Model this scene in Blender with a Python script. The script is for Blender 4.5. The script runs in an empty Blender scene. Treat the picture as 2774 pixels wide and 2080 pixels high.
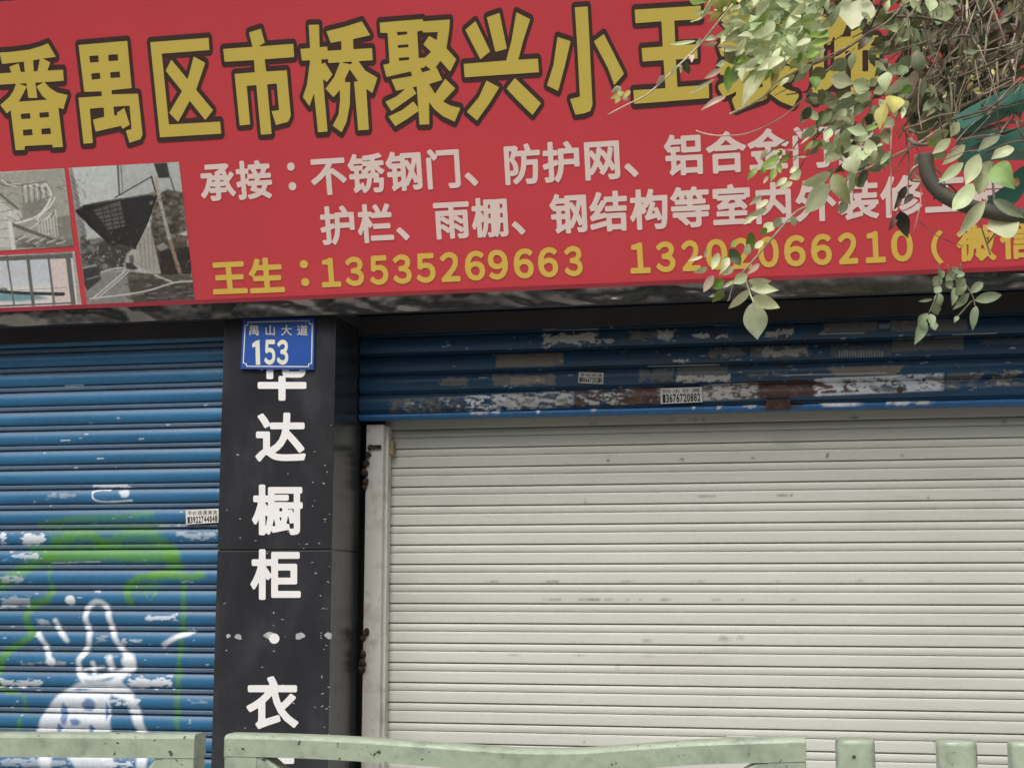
import bpy, math, random
import numpy as np
from mathutils import Vector
SC = bpy.context.scene
COL = SC.collection
rng = np.random.default_rng(7)
random.seed(7)

# ------------------------------------------------------------------ camera
PW, PH, F = 2774.0, 2080.0, 4000.0
def nrm(a): a = np.array(a, float); return a/np.linalg.norm(a)
Zc = nrm((40, -28000, 4000))                       # world up seen in camera axes (x right, y down, z forward)
Xc = np.array((19500, -542, -4000.0)); Xc = nrm(Xc - Zc*np.dot(Xc, Zc))
Yc = np.cross(Zc, Xc)
RW = np.stack([Xc, Yc, Zc])                        # camera axes -> world axes
CAM = np.array((0.0, -5.26, 1.50))
cam = bpy.data.cameras.new('camera'); cob = bpy.data.objects.new('camera', cam); COL.objects.link(cob)
from mathutils import Matrix
cx, cy, cz = RW @ np.array((1, 0, 0)), RW @ np.array((0, -1, 0)), RW @ np.array((0, 0, -1))
M = Matrix(((cx[0], cy[0], cz[0], CAM[0]), (cx[1], cy[1], cz[1], CAM[1]), (cx[2], cy[2], cz[2], CAM[2]), (0, 0, 0, 1)))
cob.matrix_world = M
cam.sensor_fit = 'HORIZONTAL'; cam.sensor_width = 36.0; cam.lens = 36.0*F/PW
cam.clip_start = 0.05; cam.clip_end = 2000
SC.camera = cob
# ------------------------------------------------------------------ light
SUN_EL, SUN_AZ = math.radians(54), math.radians(192)   # azimuth: clockwise from +Y
w = bpy.data.worlds.new('World'); SC.world = w; w.use_nodes = True
nt = w.node_tree; nt.nodes.clear()
sky = nt.nodes.new('ShaderNodeTexSky'); sky.sky_type = 'NISHITA'; sky.sun_disc = False
sky.sun_elevation = SUN_EL; sky.sun_rotation = SUN_AZ; sky.air_density = 1.0; sky.dust_density = 4.0; sky.ozone_density = 1.0
bg = nt.nodes.new('ShaderNodeBackground'); bg.inputs['Strength'].default_value = 0.10
wo = nt.nodes.new('ShaderNodeOutputWorld')
hs = nt.nodes.new('ShaderNodeHueSaturation'); hs.inputs['Saturation'].default_value = 0.3   # overcast: a greyer sky
nt.links.new(sky.outputs[0], hs.inputs['Color']); nt.links.new(hs.outputs[0], bg.inputs[0]); nt.links.new(bg.outputs[0], wo.inputs[0])
sun = bpy.data.lights.new('sun', 'SUN'); sun.energy = 1.2; sun.angle = math.radians(30); sun.color = (1, 0.965, 0.925)
so = bpy.data.objects.new('sun', sun); COL.objects.link(so)
sd = Vector((math.sin(SUN_AZ)*math.cos(SUN_EL), math.cos(SUN_AZ)*math.cos(SUN_EL), math.sin(SUN_EL)))
so.rotation_euler = sd.to_track_quat('Z', 'Y').to_euler(); so.location = (0, -8, 12)
SC.view_settings.view_transform = 'Standard'; SC.view_settings.look = 'None'
SC.view_settings.gamma = 1.0; SC.view_settings.exposure = 0.74
SC.cycles.max_bounces = 6; SC.cycles.use_denoising = True

# ------------------------------------------------------------------ measuring helpers
def rays(p):
    p = np.atleast_2d(np.asarray(p, float))
    d = np.stack([p[:, 0]-PW/2, p[:, 1]-PH/2, np.full(len(p), F)], 1)
    return d @ RW.T
def W(px, py, Y=0.0):
    d = rays((px, py))[0]; t = (Y-CAM[1])/d[1]
    return CAM + d*t
def WN(p, Y):
    d = rays(p); t = (np.asarray(Y)-CAM[1])/d[:, 1]
    return CAM + d*t[:, None]
def proj(v):
    c = (np.atleast_2d(v)-CAM) @ RW
    return np.stack([c[:, 0]/c[:, 2]*F+PW/2, c[:, 1]/c[:, 2]*F+PH/2], 1)
def depth_at(px, py, X):                          # depth where the sight line crosses the upright plane x = X
    d = rays((px, py))[0]; return (CAM+d*((X-CAM[0])/d[0]))[1]
TILT = math.radians(17)
SO = W(1400, 779, -0.08)
SU = np.array((0, -math.sin(TILT), math.cos(TILT))); SN = np.array((0, -math.cos(TILT), -math.sin(TILT)))
def SP(p, d=0.0):
    r = rays(p); o = SO+SN*d
    t = ((o-CAM) @ SN)/(r @ SN)
    return CAM + r*t[:, None]

# ------------------------------------------------------------------ colour / material helpers
def lin(c):
    c = np.asarray(c, float)/255.0
    return np.where(c <= 0.04045, c/12.92, ((c+0.055)/1.055)**2.4)
K = 1.0
def paint(r, g, b): return tuple(np.clip(lin((r, g, b))*K, 0.004, 0.85))
def material(name, color=(0.5, 0.5, 0.5), rough=0.6, metal=0.0, vc=False, var=0.15, scale=6.0, bump=0.0, bscale=40.0,
             stretch=(1, 1, 1), spec=0.5, dirt=None, dirt_scale=3.0, dirt_amt=0.0, trans=0.0, rvar=0.0, spots=None):
    m = bpy.data.materials.new(name); m.use_nodes = True
    n = m.node_tree; L = n.links; b = n.nodes['Principled BSDF']
    tc = n.nodes.new('ShaderNodeTexCoord'); mp = n.nodes.new('ShaderNodeMapping'); mp.inputs['Scale'].default_value = stretch
    L.new(tc.outputs['Object'], mp.inputs['Vector'])
    no = n.nodes.new('ShaderNodeTexNoise'); no.inputs['Scale'].default_value = scale; no.inputs['Detail'].default_value = 6
    L.new(mp.outputs[0], no.inputs['Vector'])
    if vc:
        at = n.nodes.new('ShaderNodeAttribute'); at.attribute_name = 'Col'; src = at.outputs['Color']
    else:
        rg = n.nodes.new('ShaderNodeRGB'); rg.outputs[0].default_value = (*color, 1); src = rg.outputs[0]
    mr = n.nodes.new('ShaderNodeMapRange'); mr.inputs[1].default_value = 0.3; mr.inputs[2].default_value = 0.7
    mr.inputs[3].default_value = 1-var; mr.inputs[4].default_value = 1+var
    L.new(no.outputs['Fac'], mr.inputs[0])
    mx = n.nodes.new('ShaderNodeVectorMath'); mx.operation = 'SCALE'
    L.new(src, mx.inputs[0]); L.new(mr.outputs[0], mx.inputs['Scale'])
    out = mx.outputs[0]
    if dirt is not None:
        dn = n.nodes.new('ShaderNodeTexNoise'); dn.inputs['Scale'].default_value = dirt_scale; dn.inputs['Detail'].default_value = 9
        dn.inputs['Roughness'].default_value = 0.65
        L.new(mp.outputs[0], dn.inputs['Vector'])
        dr = n.nodes.new('ShaderNodeMapRange'); dr.inputs[1].default_value = 0.5; dr.inputs[2].default_value = 0.68
        dr.inputs[3].default_value = 0; dr.inputs[4].default_value = dirt_amt
        L.new(dn.outputs['Fac'], dr.inputs[0])
        mm = n.nodes.new('ShaderNodeMix'); mm.data_type = 'RGBA'
        L.new(dr.outputs[0], mm.inputs['Factor']); L.new(out, mm.inputs['A']); mm.inputs['B'].default_value = (*dirt, 1)
        out = mm.outputs['Result']
    if spots is not None:                                # small chips and rust specks
        sn = n.nodes.new('ShaderNodeTexNoise'); sn.inputs['Scale'].default_value = spots[1]; sn.inputs['Detail'].default_value = 5
        L.new(tc.outputs['Object'], sn.inputs['Vector'])
        sr = n.nodes.new('ShaderNodeMapRange'); sr.inputs[1].default_value = spots[2]; sr.inputs[2].default_value = spots[2]+0.04
        L.new(sn.outputs['Fac'], sr.inputs[0])
        m2 = n.nodes.new('ShaderNodeMix'); m2.data_type = 'RGBA'
        L.new(sr.outputs[0], m2.inputs['Factor']); L.new(out, m2.inputs['A']); m2.inputs['B'].default_value = (*spots[0], 1)
        out = m2.outputs['Result']
    L.new(out, b.inputs['Base Color'])
    b.inputs['Roughness'].default_value = rough; b.inputs['Metallic'].default_value = metal
    b.inputs['Specular IOR Level'].default_value = spec
    if rvar:
        rr = n.nodes.new('ShaderNodeMapRange'); rr.inputs[1].default_value = 0.3; rr.inputs[2].default_value = 0.7
        rr.inputs[3].default_value = rough-rvar; rr.inputs[4].default_value = rough+rvar
        L.new(no.outputs['Fac'], rr.inputs[0]); L.new(rr.outputs[0], b.inputs['Roughness'])
    if bump:
        bn = n.nodes.new('ShaderNodeTexNoise'); bn.inputs['Scale'].default_value = bscale; bn.inputs['Detail'].default_value = 4
        L.new(mp.outputs[0], bn.inputs['Vector'])
        bp = n.nodes.new('ShaderNodeBump'); bp.inputs['Strength'].default_value = bump; bp.inputs['Distance'].default_value = 0.01
        L.new(bn.outputs['Fac'], bp.inputs['Height']); L.new(bp.outputs[0], b.inputs['Normal'])
    if trans:
        tr = n.nodes.new('ShaderNodeBsdfTranslucent'); L.new(out, tr.inputs['Color'])
        ms = n.nodes.new('ShaderNodeMixShader'); ms.inputs[0].default_value = trans
        L.new(b.outputs[0], ms.inputs[1]); L.new(tr.outputs[0], ms.inputs[2])
        L.new(ms.outputs[0], n.nodes['Material Output'].inputs['Surface'])
    return m

# ------------------------------------------------------------------ object helpers
def mesh_obj(name, v, f, mat, parent=None, smooth=False, colors=None):
    me = bpy.data.meshes.new(name)
    v = np.asarray(v, float)
    if isinstance(f, np.ndarray) and f.ndim == 2:
        k = f.shape[1]; nf = len(f)
        me.vertices.add(len(v)); me.vertices.foreach_set('co', v.astype(np.float32).ravel())
        me.loops.add(nf*k); me.loops.foreach_set('vertex_index', f.astype(np.int32).ravel())
        me.polygons.add(nf); me.polygons.foreach_set('loop_start', np.arange(0, nf*k, k, dtype=np.int32))
        me.update(calc_edges=True)
    else:
        me.from_pydata([tuple(x) for x in v], [], [tuple(x) for x in f]); me.update()
    if smooth: me.polygons.foreach_set('use_smooth', np.ones(len(me.polygons), bool))
    if colors is not None:
        a = me.color_attributes.new('Col', 'FLOAT_COLOR', 'POINT')
        a.data.foreach_set('color', np.concatenate([colors, np.ones((len(v), 1))], 1).astype(np.float32).ravel())
    me.materials.append(mat)
    o = bpy.data.objects.new(name, me); COL.objects.link(o)
    if parent is not None: o.parent = parent
    return o
def thing(name, label, cat, group=None):
    o = bpy.data.objects.new(name, None); COL.objects.link(o); o.empty_display_size = 0.1
    return tag(o, label, cat, group)
def tag(o, label, cat, group=None):
    o['label'] = label; o['category'] = cat
    if group: o['group'] = group
    return o
def struct(o): o['kind'] = 'structure'; return o
class MB:
    def __init__(s): s.v = []; s.f = []; s.c = []
    def add(s, v, f, c=None):
        o = len(s.v); s.v += [tuple(x) for x in v]; s.f += [tuple(i+o for i in q) for q in f]
        if c is not None: s.c += [c]*len(v)
    def box(s, a, b, bevel=0.0):
        x0, y0, z0 = a; x1, y1, z1 = b
        if bevel <= 0:
            s.add([(x0, y0, z0), (x1, y0, z0), (x1, y1, z0), (x0, y1, z0), (x0, y0, z1), (x1, y0, z1), (x1, y1, z1), (x0, y1, z1)],
                  [(0, 3, 2, 1), (4, 5, 6, 7), (0, 1, 5, 4), (1, 2, 6, 5), (2, 3, 7, 6), (3, 0, 4, 7)])
            return
        import bmesh
        bm = bmesh.new(); bmesh.ops.create_cube(bm, size=1)
        for q in bm.verts:
            q.co = Vector(((x0+x1)/2+q.co.x*(x1-x0), (y0+y1)/2+q.co.y*(y1-y0), (z0+z1)/2+q.co.z*(z1-z0)))
        bmesh.ops.bevel(bm, geom=list(bm.edges), offset=bevel, segments=3, profile=0.5, affect='EDGES')
        s.bm(bm)
    def bm(s, bm):
        bm.verts.ensure_lookup_table(); bm.verts.index_update()
        s.add([tuple(q.co) for q in bm.verts], [tuple(q.index for q in p.verts) for p in bm.faces]); bm.free()
    def tube(s, pts, rad, n=8, c=None, cap=True, flat=1.0):
        pts = np.asarray(pts, float); m = len(pts); rad = np.broadcast_to(np.asarray(rad, float), (m,))
        T = np.gradient(pts, axis=0); T /= np.linalg.norm(T, axis=1)[:, None]+1e-12
        ref = np.array((0.13, 1.0, 0.21)); A = np.cross(T, ref); A /= np.linalg.norm(A, axis=1)[:, None]+1e-9
        B = np.cross(T, A); th = np.arange(n)/n*2*np.pi
        v = (pts[:, None]+rad[:, None, None]*(A[:, None]*np.cos(th)[None, :, None]+flat*B[:, None]*np.sin(th)[None, :, None])).reshape(-1, 3)
        f = [(i*n+j, i*n+(j+1) % n, (i+1)*n+(j+1) % n, (i+1)*n+j) for i in range(m-1) for j in range(n)]
        if cap: f += [tuple(range(n-1, -1, -1)), tuple((m-1)*n+j for j in range(n))]
        s.add(v, f, c)
    def build(s, name, mat, parent=None, smooth=False):
        return mesh_obj(name, s.v, s.f, mat, parent, smooth, np.array(s.c) if s.c else None)
def spline(pts, n=6):
    p = np.asarray(pts, float); p = np.vstack([2*p[0]-p[1], p, 2*p[-1]-p[-2]]); out = []
    for i in range(1, len(p)-2):
        for t in np.arange(n)/n:
            a, b, c, d = p[i-1:i+3]
            out.append(0.5*((2*b)+(c-a)*t+(2*a-5*b+4*c-d)*t*t+(3*b-a-3*c+d)*t**3))
    out.append(p[-2]); return np.array(out)
def vnoise(x, y, seed=0):
    r = np.random.default_rng(seed).random((64, 64))
    xi = np.floor(x).astype(int); yi = np.floor(y).astype(int); fx = x-xi; fy = y-yi
    fx = fx*fx*(3-2*fx); fy = fy*fy*(3-2*fy)
    g = lambda a, b: r[a % 64, b % 64]
    return (g(xi, yi)*(1-fx)+g(xi+1, yi)*fx)*(1-fy)+(g(xi, yi+1)*(1-fx)+g(xi+1, yi+1)*fx)*fy
def fnoise(x, y, seed=0, o=4):
    s = 0; a = 0.5; t = 0
    for k in range(o): s = s+a*vnoise(x*2**k, y*2**k, seed+k); t += a; a *= 0.5
    return s/t

# ------------------------------------------------------------------ flat shapes: signed fields and contour fill
def seg_dist(P, A, B):
    d = B-A; L = (d*d).sum(1)+1e-12; out = np.full(len(P), 1e9)
    for i in range(len(A)):
        t = np.clip(((P-A[i]) @ d[i])/L[i], 0, 1); q = P-A[i]-t[:, None]*d[i]
        out = np.minimum(out, (q*q).sum(1))
    return np.sqrt(out)
def crossing(P, A, B):
    ins = np.zeros(len(P), bool)
    for a, b in zip(A, B):
        c = ((a[1] > P[:, 1]) != (b[1] > P[:, 1]))
        if c.any():
            xx = a[0]+(P[:, 1]-a[1])*(b[0]-a[0])/(b[1]-a[1]+1e-15); ins ^= c & (P[:, 0] < xx)
    return ins
def sd_segs(P, A, B, met=(1, 1)):
    m = np.array(met); ins = crossing(P, A, B)
    d = seg_dist(P*m, A*m, B*m); return np.where(ins, d, -d)
def poly_field(P, polys, holes=(), met=(1, 1)):
    s = np.full(len(P), -1e9)
    for p in polys:
        p = np.asarray(p, float); s = np.maximum(s, sd_segs(P, p, np.roll(p, -1, 0), met))
    for p in holes:
        p = np.asarray(p, float); s = np.minimum(s, -sd_segs(P, p, np.roll(p, -1, 0), met))
    return s
def contour_fill(field, x0, y0, h, nx, ny):
    """field (ny,nx) sampled on a grid; returns 2D verts and faces of field>0"""
    V = []; Fc = []; idx = {}
    ins = field > 0
    def node(i, j):
        k = (i, j)
        if k not in idx: idx[k] = len(V); V.append((x0+j*h, y0+i*h))
        return idx[k]
    def edge(i, j, a, b):
        k = (i, j, a, b) if (i, j) < (a, b) else (a, b, i, j)
        if k not in idx:
            f0, f1 = field[i, j], field[a, b]; t = f0/(f0-f1)
            idx[k] = len(V); V.append((x0+(j+(b-j)*t)*h, y0+(i+(a-i)*t)*h))
        return idx[k]
    for i in range(ny-1):
        run = None
        cnt = ins[i, :-1].astype(int)+ins[i, 1:]+ins[i+1, :-1]+ins[i+1, 1:]
        for j in range(nx-1):
            c = cnt[j]
            if c == 4:
                if run is None: run = j
                continue
            if run is not None:
                Fc.append((node(i, run), node(i, j), node(i+1, j), node(i+1, run))); run = None
            if c == 0: continue
            cs = [(i, j), (i, j+1), (i+1, j+1), (i+1, j)]; q = []
            for k in range(4):
                a, b = cs[k], cs[(k+1) % 4]
                if ins[a]: q.append(node(*a))
                if ins[a] != ins[b]: q.append(edge(*a, *b))
            if len(q) >= 3: Fc.append(tuple(q))
        if run is not None: Fc.append((node(i, run), node(i, nx-1), node(i+1, nx-1), node(i+1, run)))
    return np.array(V).reshape(-1, 2), Fc
_g = {}
def glyph(ch):
    """outline segments of one character of the built-in typeface, in em units (y up)"""
    if ch in _g: return _g[ch]
    c = bpy.data.curves.new('t', 'FONT'); c.body = ch; c.resolution_u = 4
    o = bpy.data.objects.new('t', c); COL.objects.link(o)
    dg = bpy.context.evaluated_depsgraph_get(); m = bpy.data.meshes.new_from_object(o.evaluated_get(dg))
    cnt = {}
    for p in m.polygons:
        for k in p.edge_keys: cnt[k] = cnt.get(k, 0)+1
    E_ = [k for k, n in cnt.items() if n == 1]
    co = np.array([v.co[:2] for v in m.vertices])
    A = co[[e[0] for e in E_]]; B = co[[e[1] for e in E_]]
    bpy.data.objects.remove(o); bpy.data.curves.remove(c); bpy.data.meshes.remove(m)
    _g[ch] = (A, B); return _g[ch]
def glyph_fill(ch, bold, h=1/70, met=(1, 1)):
    A, B = glyph(ch); pad = max(bold/min(met), 0)+2*h
    lo = np.minimum(A.min(0), B.min(0))-pad; hi = np.maximum(A.max(0), B.max(0))+pad
    nx = int((hi[0]-lo[0])/h)+2; ny = int((hi[1]-lo[1])/h)+2
    X, Y = np.meshgrid(lo[0]+np.arange(nx)*h, lo[1]+np.arange(ny)*h)
    P = np.stack([X.ravel(), Y.ravel()], 1)
    return contour_fill((sd_segs(P, A, B, met)+bold).reshape(ny, nx), lo[0], lo[1], h, nx, ny)

class Canvas:
    """paint laid on a surface; coordinates are the surface's measured layout"""
    def __init__(s, P, base): s.P = np.asarray(P, float); s.c = np.tile(np.asarray(base, float), (len(s.P), 1))
    def mix(s, m, col): m = np.clip(m, 0, 1)[:, None]; s.c = s.c*(1-m)+np.asarray(col)*m
    def poly(s, pts, col, soft=1.5, a=1.0):
        p = np.asarray(pts, float); lo = p.min(0)-soft*2; hi = p.max(0)+soft*2
        k = np.where((s.P >= lo).all(1) & (s.P <= hi).all(1))[0]
        if len(k) == 0: return
        d = sd_segs(s.P[k], p, np.roll(p, -1, 0)); m = np.zeros(len(s.P)); m[k] = np.clip(d/soft+0.5, 0, 1)*a; s.mix(m, col)
    def line(s, pts, w, col, soft=1.5, a=1.0, rough=0.0, seed=0, smooth=True):
        p = np.asarray(pts, float)
        if smooth and len(p) > 2: p = spline(p, 4)
        lo = p.min(0)-w; hi = p.max(0)+w
        k = np.where((s.P >= lo-soft).all(1) & (s.P <= hi+soft).all(1))[0]
        if len(k) == 0: return
        d = w/2-seg_dist(s.P[k], p[:-1], p[1:])
        if rough: d = d+rough*(fnoise(s.P[k, 0]/9, s.P[k, 1]/9, seed)-0.5)
        m = np.zeros(len(s.P)); m[k] = np.clip(d/soft+0.5, 0, 1)*a; s.mix(m, col)
    def blob(s, cx, cy, rx, ry, col, soft=0.3, a=1.0, rough=0.0, seed=0, f=12):
        k = np.where((abs(s.P[:, 0]-cx) < rx*1.9) & (abs(s.P[:, 1]-cy) < ry*1.9))[0]
        if len(k) == 0: return
        q = s.P[k]; d = 1-np.hypot((q[:, 0]-cx)/rx, (q[:, 1]-cy)/ry)
        if rough: d = d+rough*(fnoise(q[:, 0]/f, q[:, 1]/f, seed)-0.5)
        m = np.zeros(len(s.P)); m[k] = np.clip(d/soft, 0, 1)*a; s.mix(m, col)
    def rag(s, x0, y0, x1, y1, col, a=1.0, rough=14, seed=0, f=16, soft=2.0, thr=0.0, yf=1.0):
        """ragged torn patch"""
        k = np.where((s.P[:, 0] > x0-20) & (s.P[:, 0] < x1+20) & (s.P[:, 1] > y0-20) & (s.P[:, 1] < y1+20))[0]
        if len(k) == 0: return
        q = s.P[k]; d = np.minimum(np.minimum(q[:, 0]-x0, x1-q[:, 0]), np.minimum(q[:, 1]-y0, y1-q[:, 1]))
        wx = q[:, 0]/f; wy = q[:, 1]/f*yf; wq = fnoise(wx*.6+5, wy*.6+5, seed+3, 2)
        d = np.minimum(d, rough*0.6)+rough*(fnoise(wx+2.2*wq+3, wy+1.2*wq, seed)-0.5-thr)
        m = np.zeros(len(s.P)); m[k] = np.clip(d/soft, 0, 1)*a; s.mix(m, col)
    def grain(s, amt, f=3, seed=0): s.c = s.c*(1+amt*(fnoise(s.P[:, 0]/f, s.P[:, 1]/f, seed)-0.5)*2)[:, None]
def grid_faces(nr, nc):
    i, j = np.meshgrid(np.arange(nr-1), np.arange(nc-1), indexing='ij'); a = (i*nc+j).ravel()
    return np.stack([a, a+1, a+nc+1, a+nc], 1)
# @@SETTING
# ================================================================== ground
M_pave = material('pavement stone', (0.24, 0.23, 0.21), 0.85, var=0.25, scale=2.5, bump=0.3, bscale=30)
M_road = material('asphalt', (0.06, 0.06, 0.06), 0.9, var=0.25, scale=8, bump=0.4, bscale=80)
def slab(name, a, b, mat):
    m = MB(); m.box(a, b); return struct(m.build(name, mat))
slab('pavement', (-40, -6.6, -0.15), (40, 0.6, 0.0), M_pave)
slab('kerb', (-40, -6.8, -0.3), (40, -6.602, 0.004), material('kerb granite', (0.33, 0.32, 0.3), 0.8))
struct(mesh_obj('road', [(-400, -400, -0.154), (400, -400, -0.154), (400, -6.79, -0.154), (-400, -6.79, -0.154)], [(0, 1, 2, 3)], M_road))
struct(mesh_obj('ground', [(-400, -400, -0.31), (400, -400, -0.31), (400, 400, -0.31), (-400, 400, -0.31)], [(0, 1, 2, 3)], M_road))

# ================================================================== unseen terrace across the street, added to block low sky and be mirrored
ter = thing('sky_block_terrace', 'long grey terrace with window bands, added unseen across the street to block low sky', 'building')
M_ter = material('added terrace render', (0.26, 0.25, 0.23), 0.9, var=0.2, scale=0.5); M_win = material('added terrace glass', (0.03, 0.035, 0.04), 0.15)
m = MB(); m.box((-38, -34, -0.1), (38, -24, 11.5)); m.build('wall', M_ter, ter)  # wall of the added unseen terrace
m = MB(); m.box((-38, -23.97, 2.55), (38, -22.4, 2.95)); m.build('reflected_strip', material('pale reflected strip', (0.82, 0.82, 0.8), 0.7), ter)  # pale strip added to mirror as a light band in the glossy pillar
for fl in range(4):
    m = MB(); m.box((-37, -24.06, 0.7+fl*2.85), (37, -23.98, 2.3+fl*2.85)); m.build('added_window_band', M_win, ter)

# ================================================================== measurements of the frontage
XPL = W(591, 1400, 0)[0]; XPR = W(900, 1400, 0)[0]          # pillar edges
D_IN = depth_at(972, 1500, XPR)                               # depth of the pillar's return
Y_WH = D_IN+0.075                                             # white shutter
Y_BU = D_IN-0.035                                             # raised blue shutter, in front of the white one
Y_BL = 0.10                                                   # left blue shutter
Z_LIP = W(1400, 832, -0.055)[2]                                 # lower edge of the steel lip
Z_SOF = SO[2]+0.002                                           # underside of the sign box
XL, XR = -4.4, 3.0

# ================================================================== building
bld = thing('shop_building', 'pale grey shop building wall above and behind the red sign', 'building')
M_wall = material('rendered wall', (0.15, 0.15, 0.145), 0.85, var=0.15, scale=3, bump=0.25, bscale=60)
m = MB(); m.box((XL-3, 0.02, Z_SOF+0.02), (XR+3, 0.9, 7.5)); m.box((XL-3, 0.62, 0), (XR+3, 0.9, Z_SOF+0.018)); m.build('wall', M_wall, bld)
m = MB(); m.box((XL-3, -0.9, 4.6), (XR+3, 0.018, 4.8)); m.box((XL-3, -0.9, 4.802), (XR+3, -0.78, 5.7)); m.build('balcony', M_wall, bld)
M_black = material('black lintel paint', paint(64, 62, 63), 0.5, var=0.2, scale=4)
m = MB(); zl = W(1900, 873, Y_BU-0.03)[2]
m.box((XPR+0.002, Y_BU-0.03, zl), (XR+3, 0.6, Z_LIP+0.05))
zl2 = W(200, 925, Y_BL-0.03)[2]
m.box((XL-3, Y_BL-0.03, zl2), (XPL-0.002, 0.6, Z_LIP+0.05)); m.box((XPL-0.01, 0.002, Z_LIP+0.005), (XPR+0.01, 0.6, Z_LIP+0.048)); m.build('lintel', M_black, bld)
# polished, dented steel lip along the bottom of the sign box, black boards behind it
nx, ny = 1800, 22
gx = np.linspace(XL, XR, nx); gv = np.linspace(0, 1, ny); GX, GV = np.meshgrid(gx, gv)
GZ = Z_LIP+(Z_SOF+0.004-Z_LIP)*GV
wx = GX*5+2.6*fnoise(GX*2.6+50, GZ*7+20, 5, 2)+GZ*9
hz = 0.030*(fnoise(wx+60, GZ*12+9, 31, 2)-0.5)+0.0055*(fnoise(GX*22+60, GZ*30+5, 33, 2)-0.5)
M_steel = material('dented polished steel', (0.33, 0.315, 0.295), 0.18, metal=1.0, var=0.25, scale=7)
mesh_obj('steel_fascia', np.stack([GX.ravel(), (-0.058-0.016*GV+np.minimum(hz*0.62, 0.010)).ravel(), GZ.ravel()], 1), grid_faces(ny, nx), M_steel, bld, True)
m = MB(); m.box((XL, -0.043, Z_LIP+0.004), (XR, -0.002, Z_SOF+0.008)); m.build('soffit', M_black, bld)

# ================================================================== pillar
pil = thing('pillar', 'black painted pillar with white lettering between the blue and white shutters', 'pillar')
M_pil = material('black pillar paint', paint(50, 51, 54), 0.16, var=0.2, scale=5, dirt=paint(74, 76, 80), dirt_scale=5, dirt_amt=0.4, stretch=(1, 1, 0.5), bump=0.12, bscale=90, rvar=0.1)
M_white = material('white lettering', paint(232, 230, 228), 0.5, var=0.04)
ZP = Z_LIP+0.003; zs = W(740, 1489, 0)[2]
m = MB(); m.box((XPL, 0, zs+0.0015), (XPR, D_IN, ZP), 0.004); m.box((XPL, 0, 0), (XPR, D_IN, zs-0.0015), 0.004)
m.box((XPL+0.006, 0.006, zs-0.01), (XPR-0.006, D_IN-0.01, zs+0.01)); m.build('column', M_pil, pil)
def text_on_wall(chars, bold, mat, name, parent, Y, met=(1, 1), extra=None):
    """chars: (character, centre px, centre py, em width px, em height px) on the plane y = Y"""
    V = []; Fa = []
    for ch, cx_, cy_, ew, eh in chars:
        v, f = glyph_fill(ch, bold, met=met)
        p = np.stack([cx_+(v[:, 0]-0.5)*ew, cy_-(v[:, 1]-0.37)*eh], 1)
        o = len(V); V += [tuple(q) for q in WN(p, Y)]; Fa += [tuple(i+o for i in q) for q in f]
    if extra:
        for v, f in extra: o = len(V); V += [tuple(q) for q in v]; Fa += [tuple(i+o for i in q) for q in f]
    return mesh_obj(name, V, Fa, mat, parent)
th = np.arange(20)/20*2*np.pi
dot = (WN(np.stack([743+14*np.cos(th), 1729+14*np.sin(th)], 1), -0.002), [tuple(range(20))])
text_on_wall([('华', 764, 1018, 138, 140), ('达', 760, 1186, 138, 138), ('橱', 752, 1382, 138, 140), ('柜', 748, 1557, 138, 140),
              ('衣', 738, 1904, 142, 146), ('柜', 733, 2112, 138, 140)], 0.030, M_white, 'lettering', pil, -0.002, extra=[dot])
# scuffs, and a row of pale blobs painted on as street reflections
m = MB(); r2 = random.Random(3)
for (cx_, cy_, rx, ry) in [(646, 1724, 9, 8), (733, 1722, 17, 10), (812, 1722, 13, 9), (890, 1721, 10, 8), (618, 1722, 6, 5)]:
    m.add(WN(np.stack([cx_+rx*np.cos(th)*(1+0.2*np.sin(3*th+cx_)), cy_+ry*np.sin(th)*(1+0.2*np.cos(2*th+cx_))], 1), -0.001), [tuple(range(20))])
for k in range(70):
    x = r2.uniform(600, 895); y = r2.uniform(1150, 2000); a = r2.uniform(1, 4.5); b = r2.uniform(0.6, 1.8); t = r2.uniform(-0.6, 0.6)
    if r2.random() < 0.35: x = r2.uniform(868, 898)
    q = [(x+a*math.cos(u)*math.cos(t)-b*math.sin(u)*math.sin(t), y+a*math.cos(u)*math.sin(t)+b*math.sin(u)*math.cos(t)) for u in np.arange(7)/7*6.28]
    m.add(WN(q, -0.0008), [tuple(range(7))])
m.build('scuffs_and_reflections', material('pale scuffs and reflections', paint(168, 168, 168), 0.6, var=0.3, scale=30), pil)

# ================================================================== roller shutters (curtain = one grid following the slats)
def curtain(name, x0, x1, zs_rows, dep, Y, xs, base, painter, mat, parent, wob=0.0):
    zs_rows = np.asarray(zs_rows); dep = np.asarray(dep); nr = len(zs_rows); nc = len(xs)
    X, Z = np.meshgrid(xs, zs_rows); D = np.repeat(dep[:, None], nc, 1)
    if wob: D = D+wob*(fnoise(X*1.3, Z*3.1, 91, 3)-0.5)
    v = np.stack([X.ravel(), (Y-D).ravel(), Z.ravel()], 1)
    cv = Canvas(proj(np.stack([X.ravel(), np.full(X.size, Y), Z.ravel()], 1)), base); cv.t = np.repeat(PH_[0], nc) if PH_[0] is not None and len(PH_[0]) == nr else None; painter(cv)
    return mesh_obj(name, v, grid_faces(nr, nc)[:, ::-1], mat, parent, False, np.clip(cv.c, 0.003, 0.85))
def rows(ztop, zbot, pitch, prof):
    """prof: list of (fraction from slat top, depth)"""
    z = []; d = []; tt_ = []; k = 0
    while ztop-k*pitch > zbot:
        for t, dd in prof: z.append(ztop-(k+t)*pitch); d.append(dd); tt_.append(t)
        k += 1
    PH_[0] = np.array(tt_); return z, d
PH_ = [None]
M_blue = material('blue shutter paint', vc=True, rough=0.38, var=0.10, scale=5, stretch=(0.6, 1, 3), bump=0.05, bscale=120, rvar=0.08)
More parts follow.
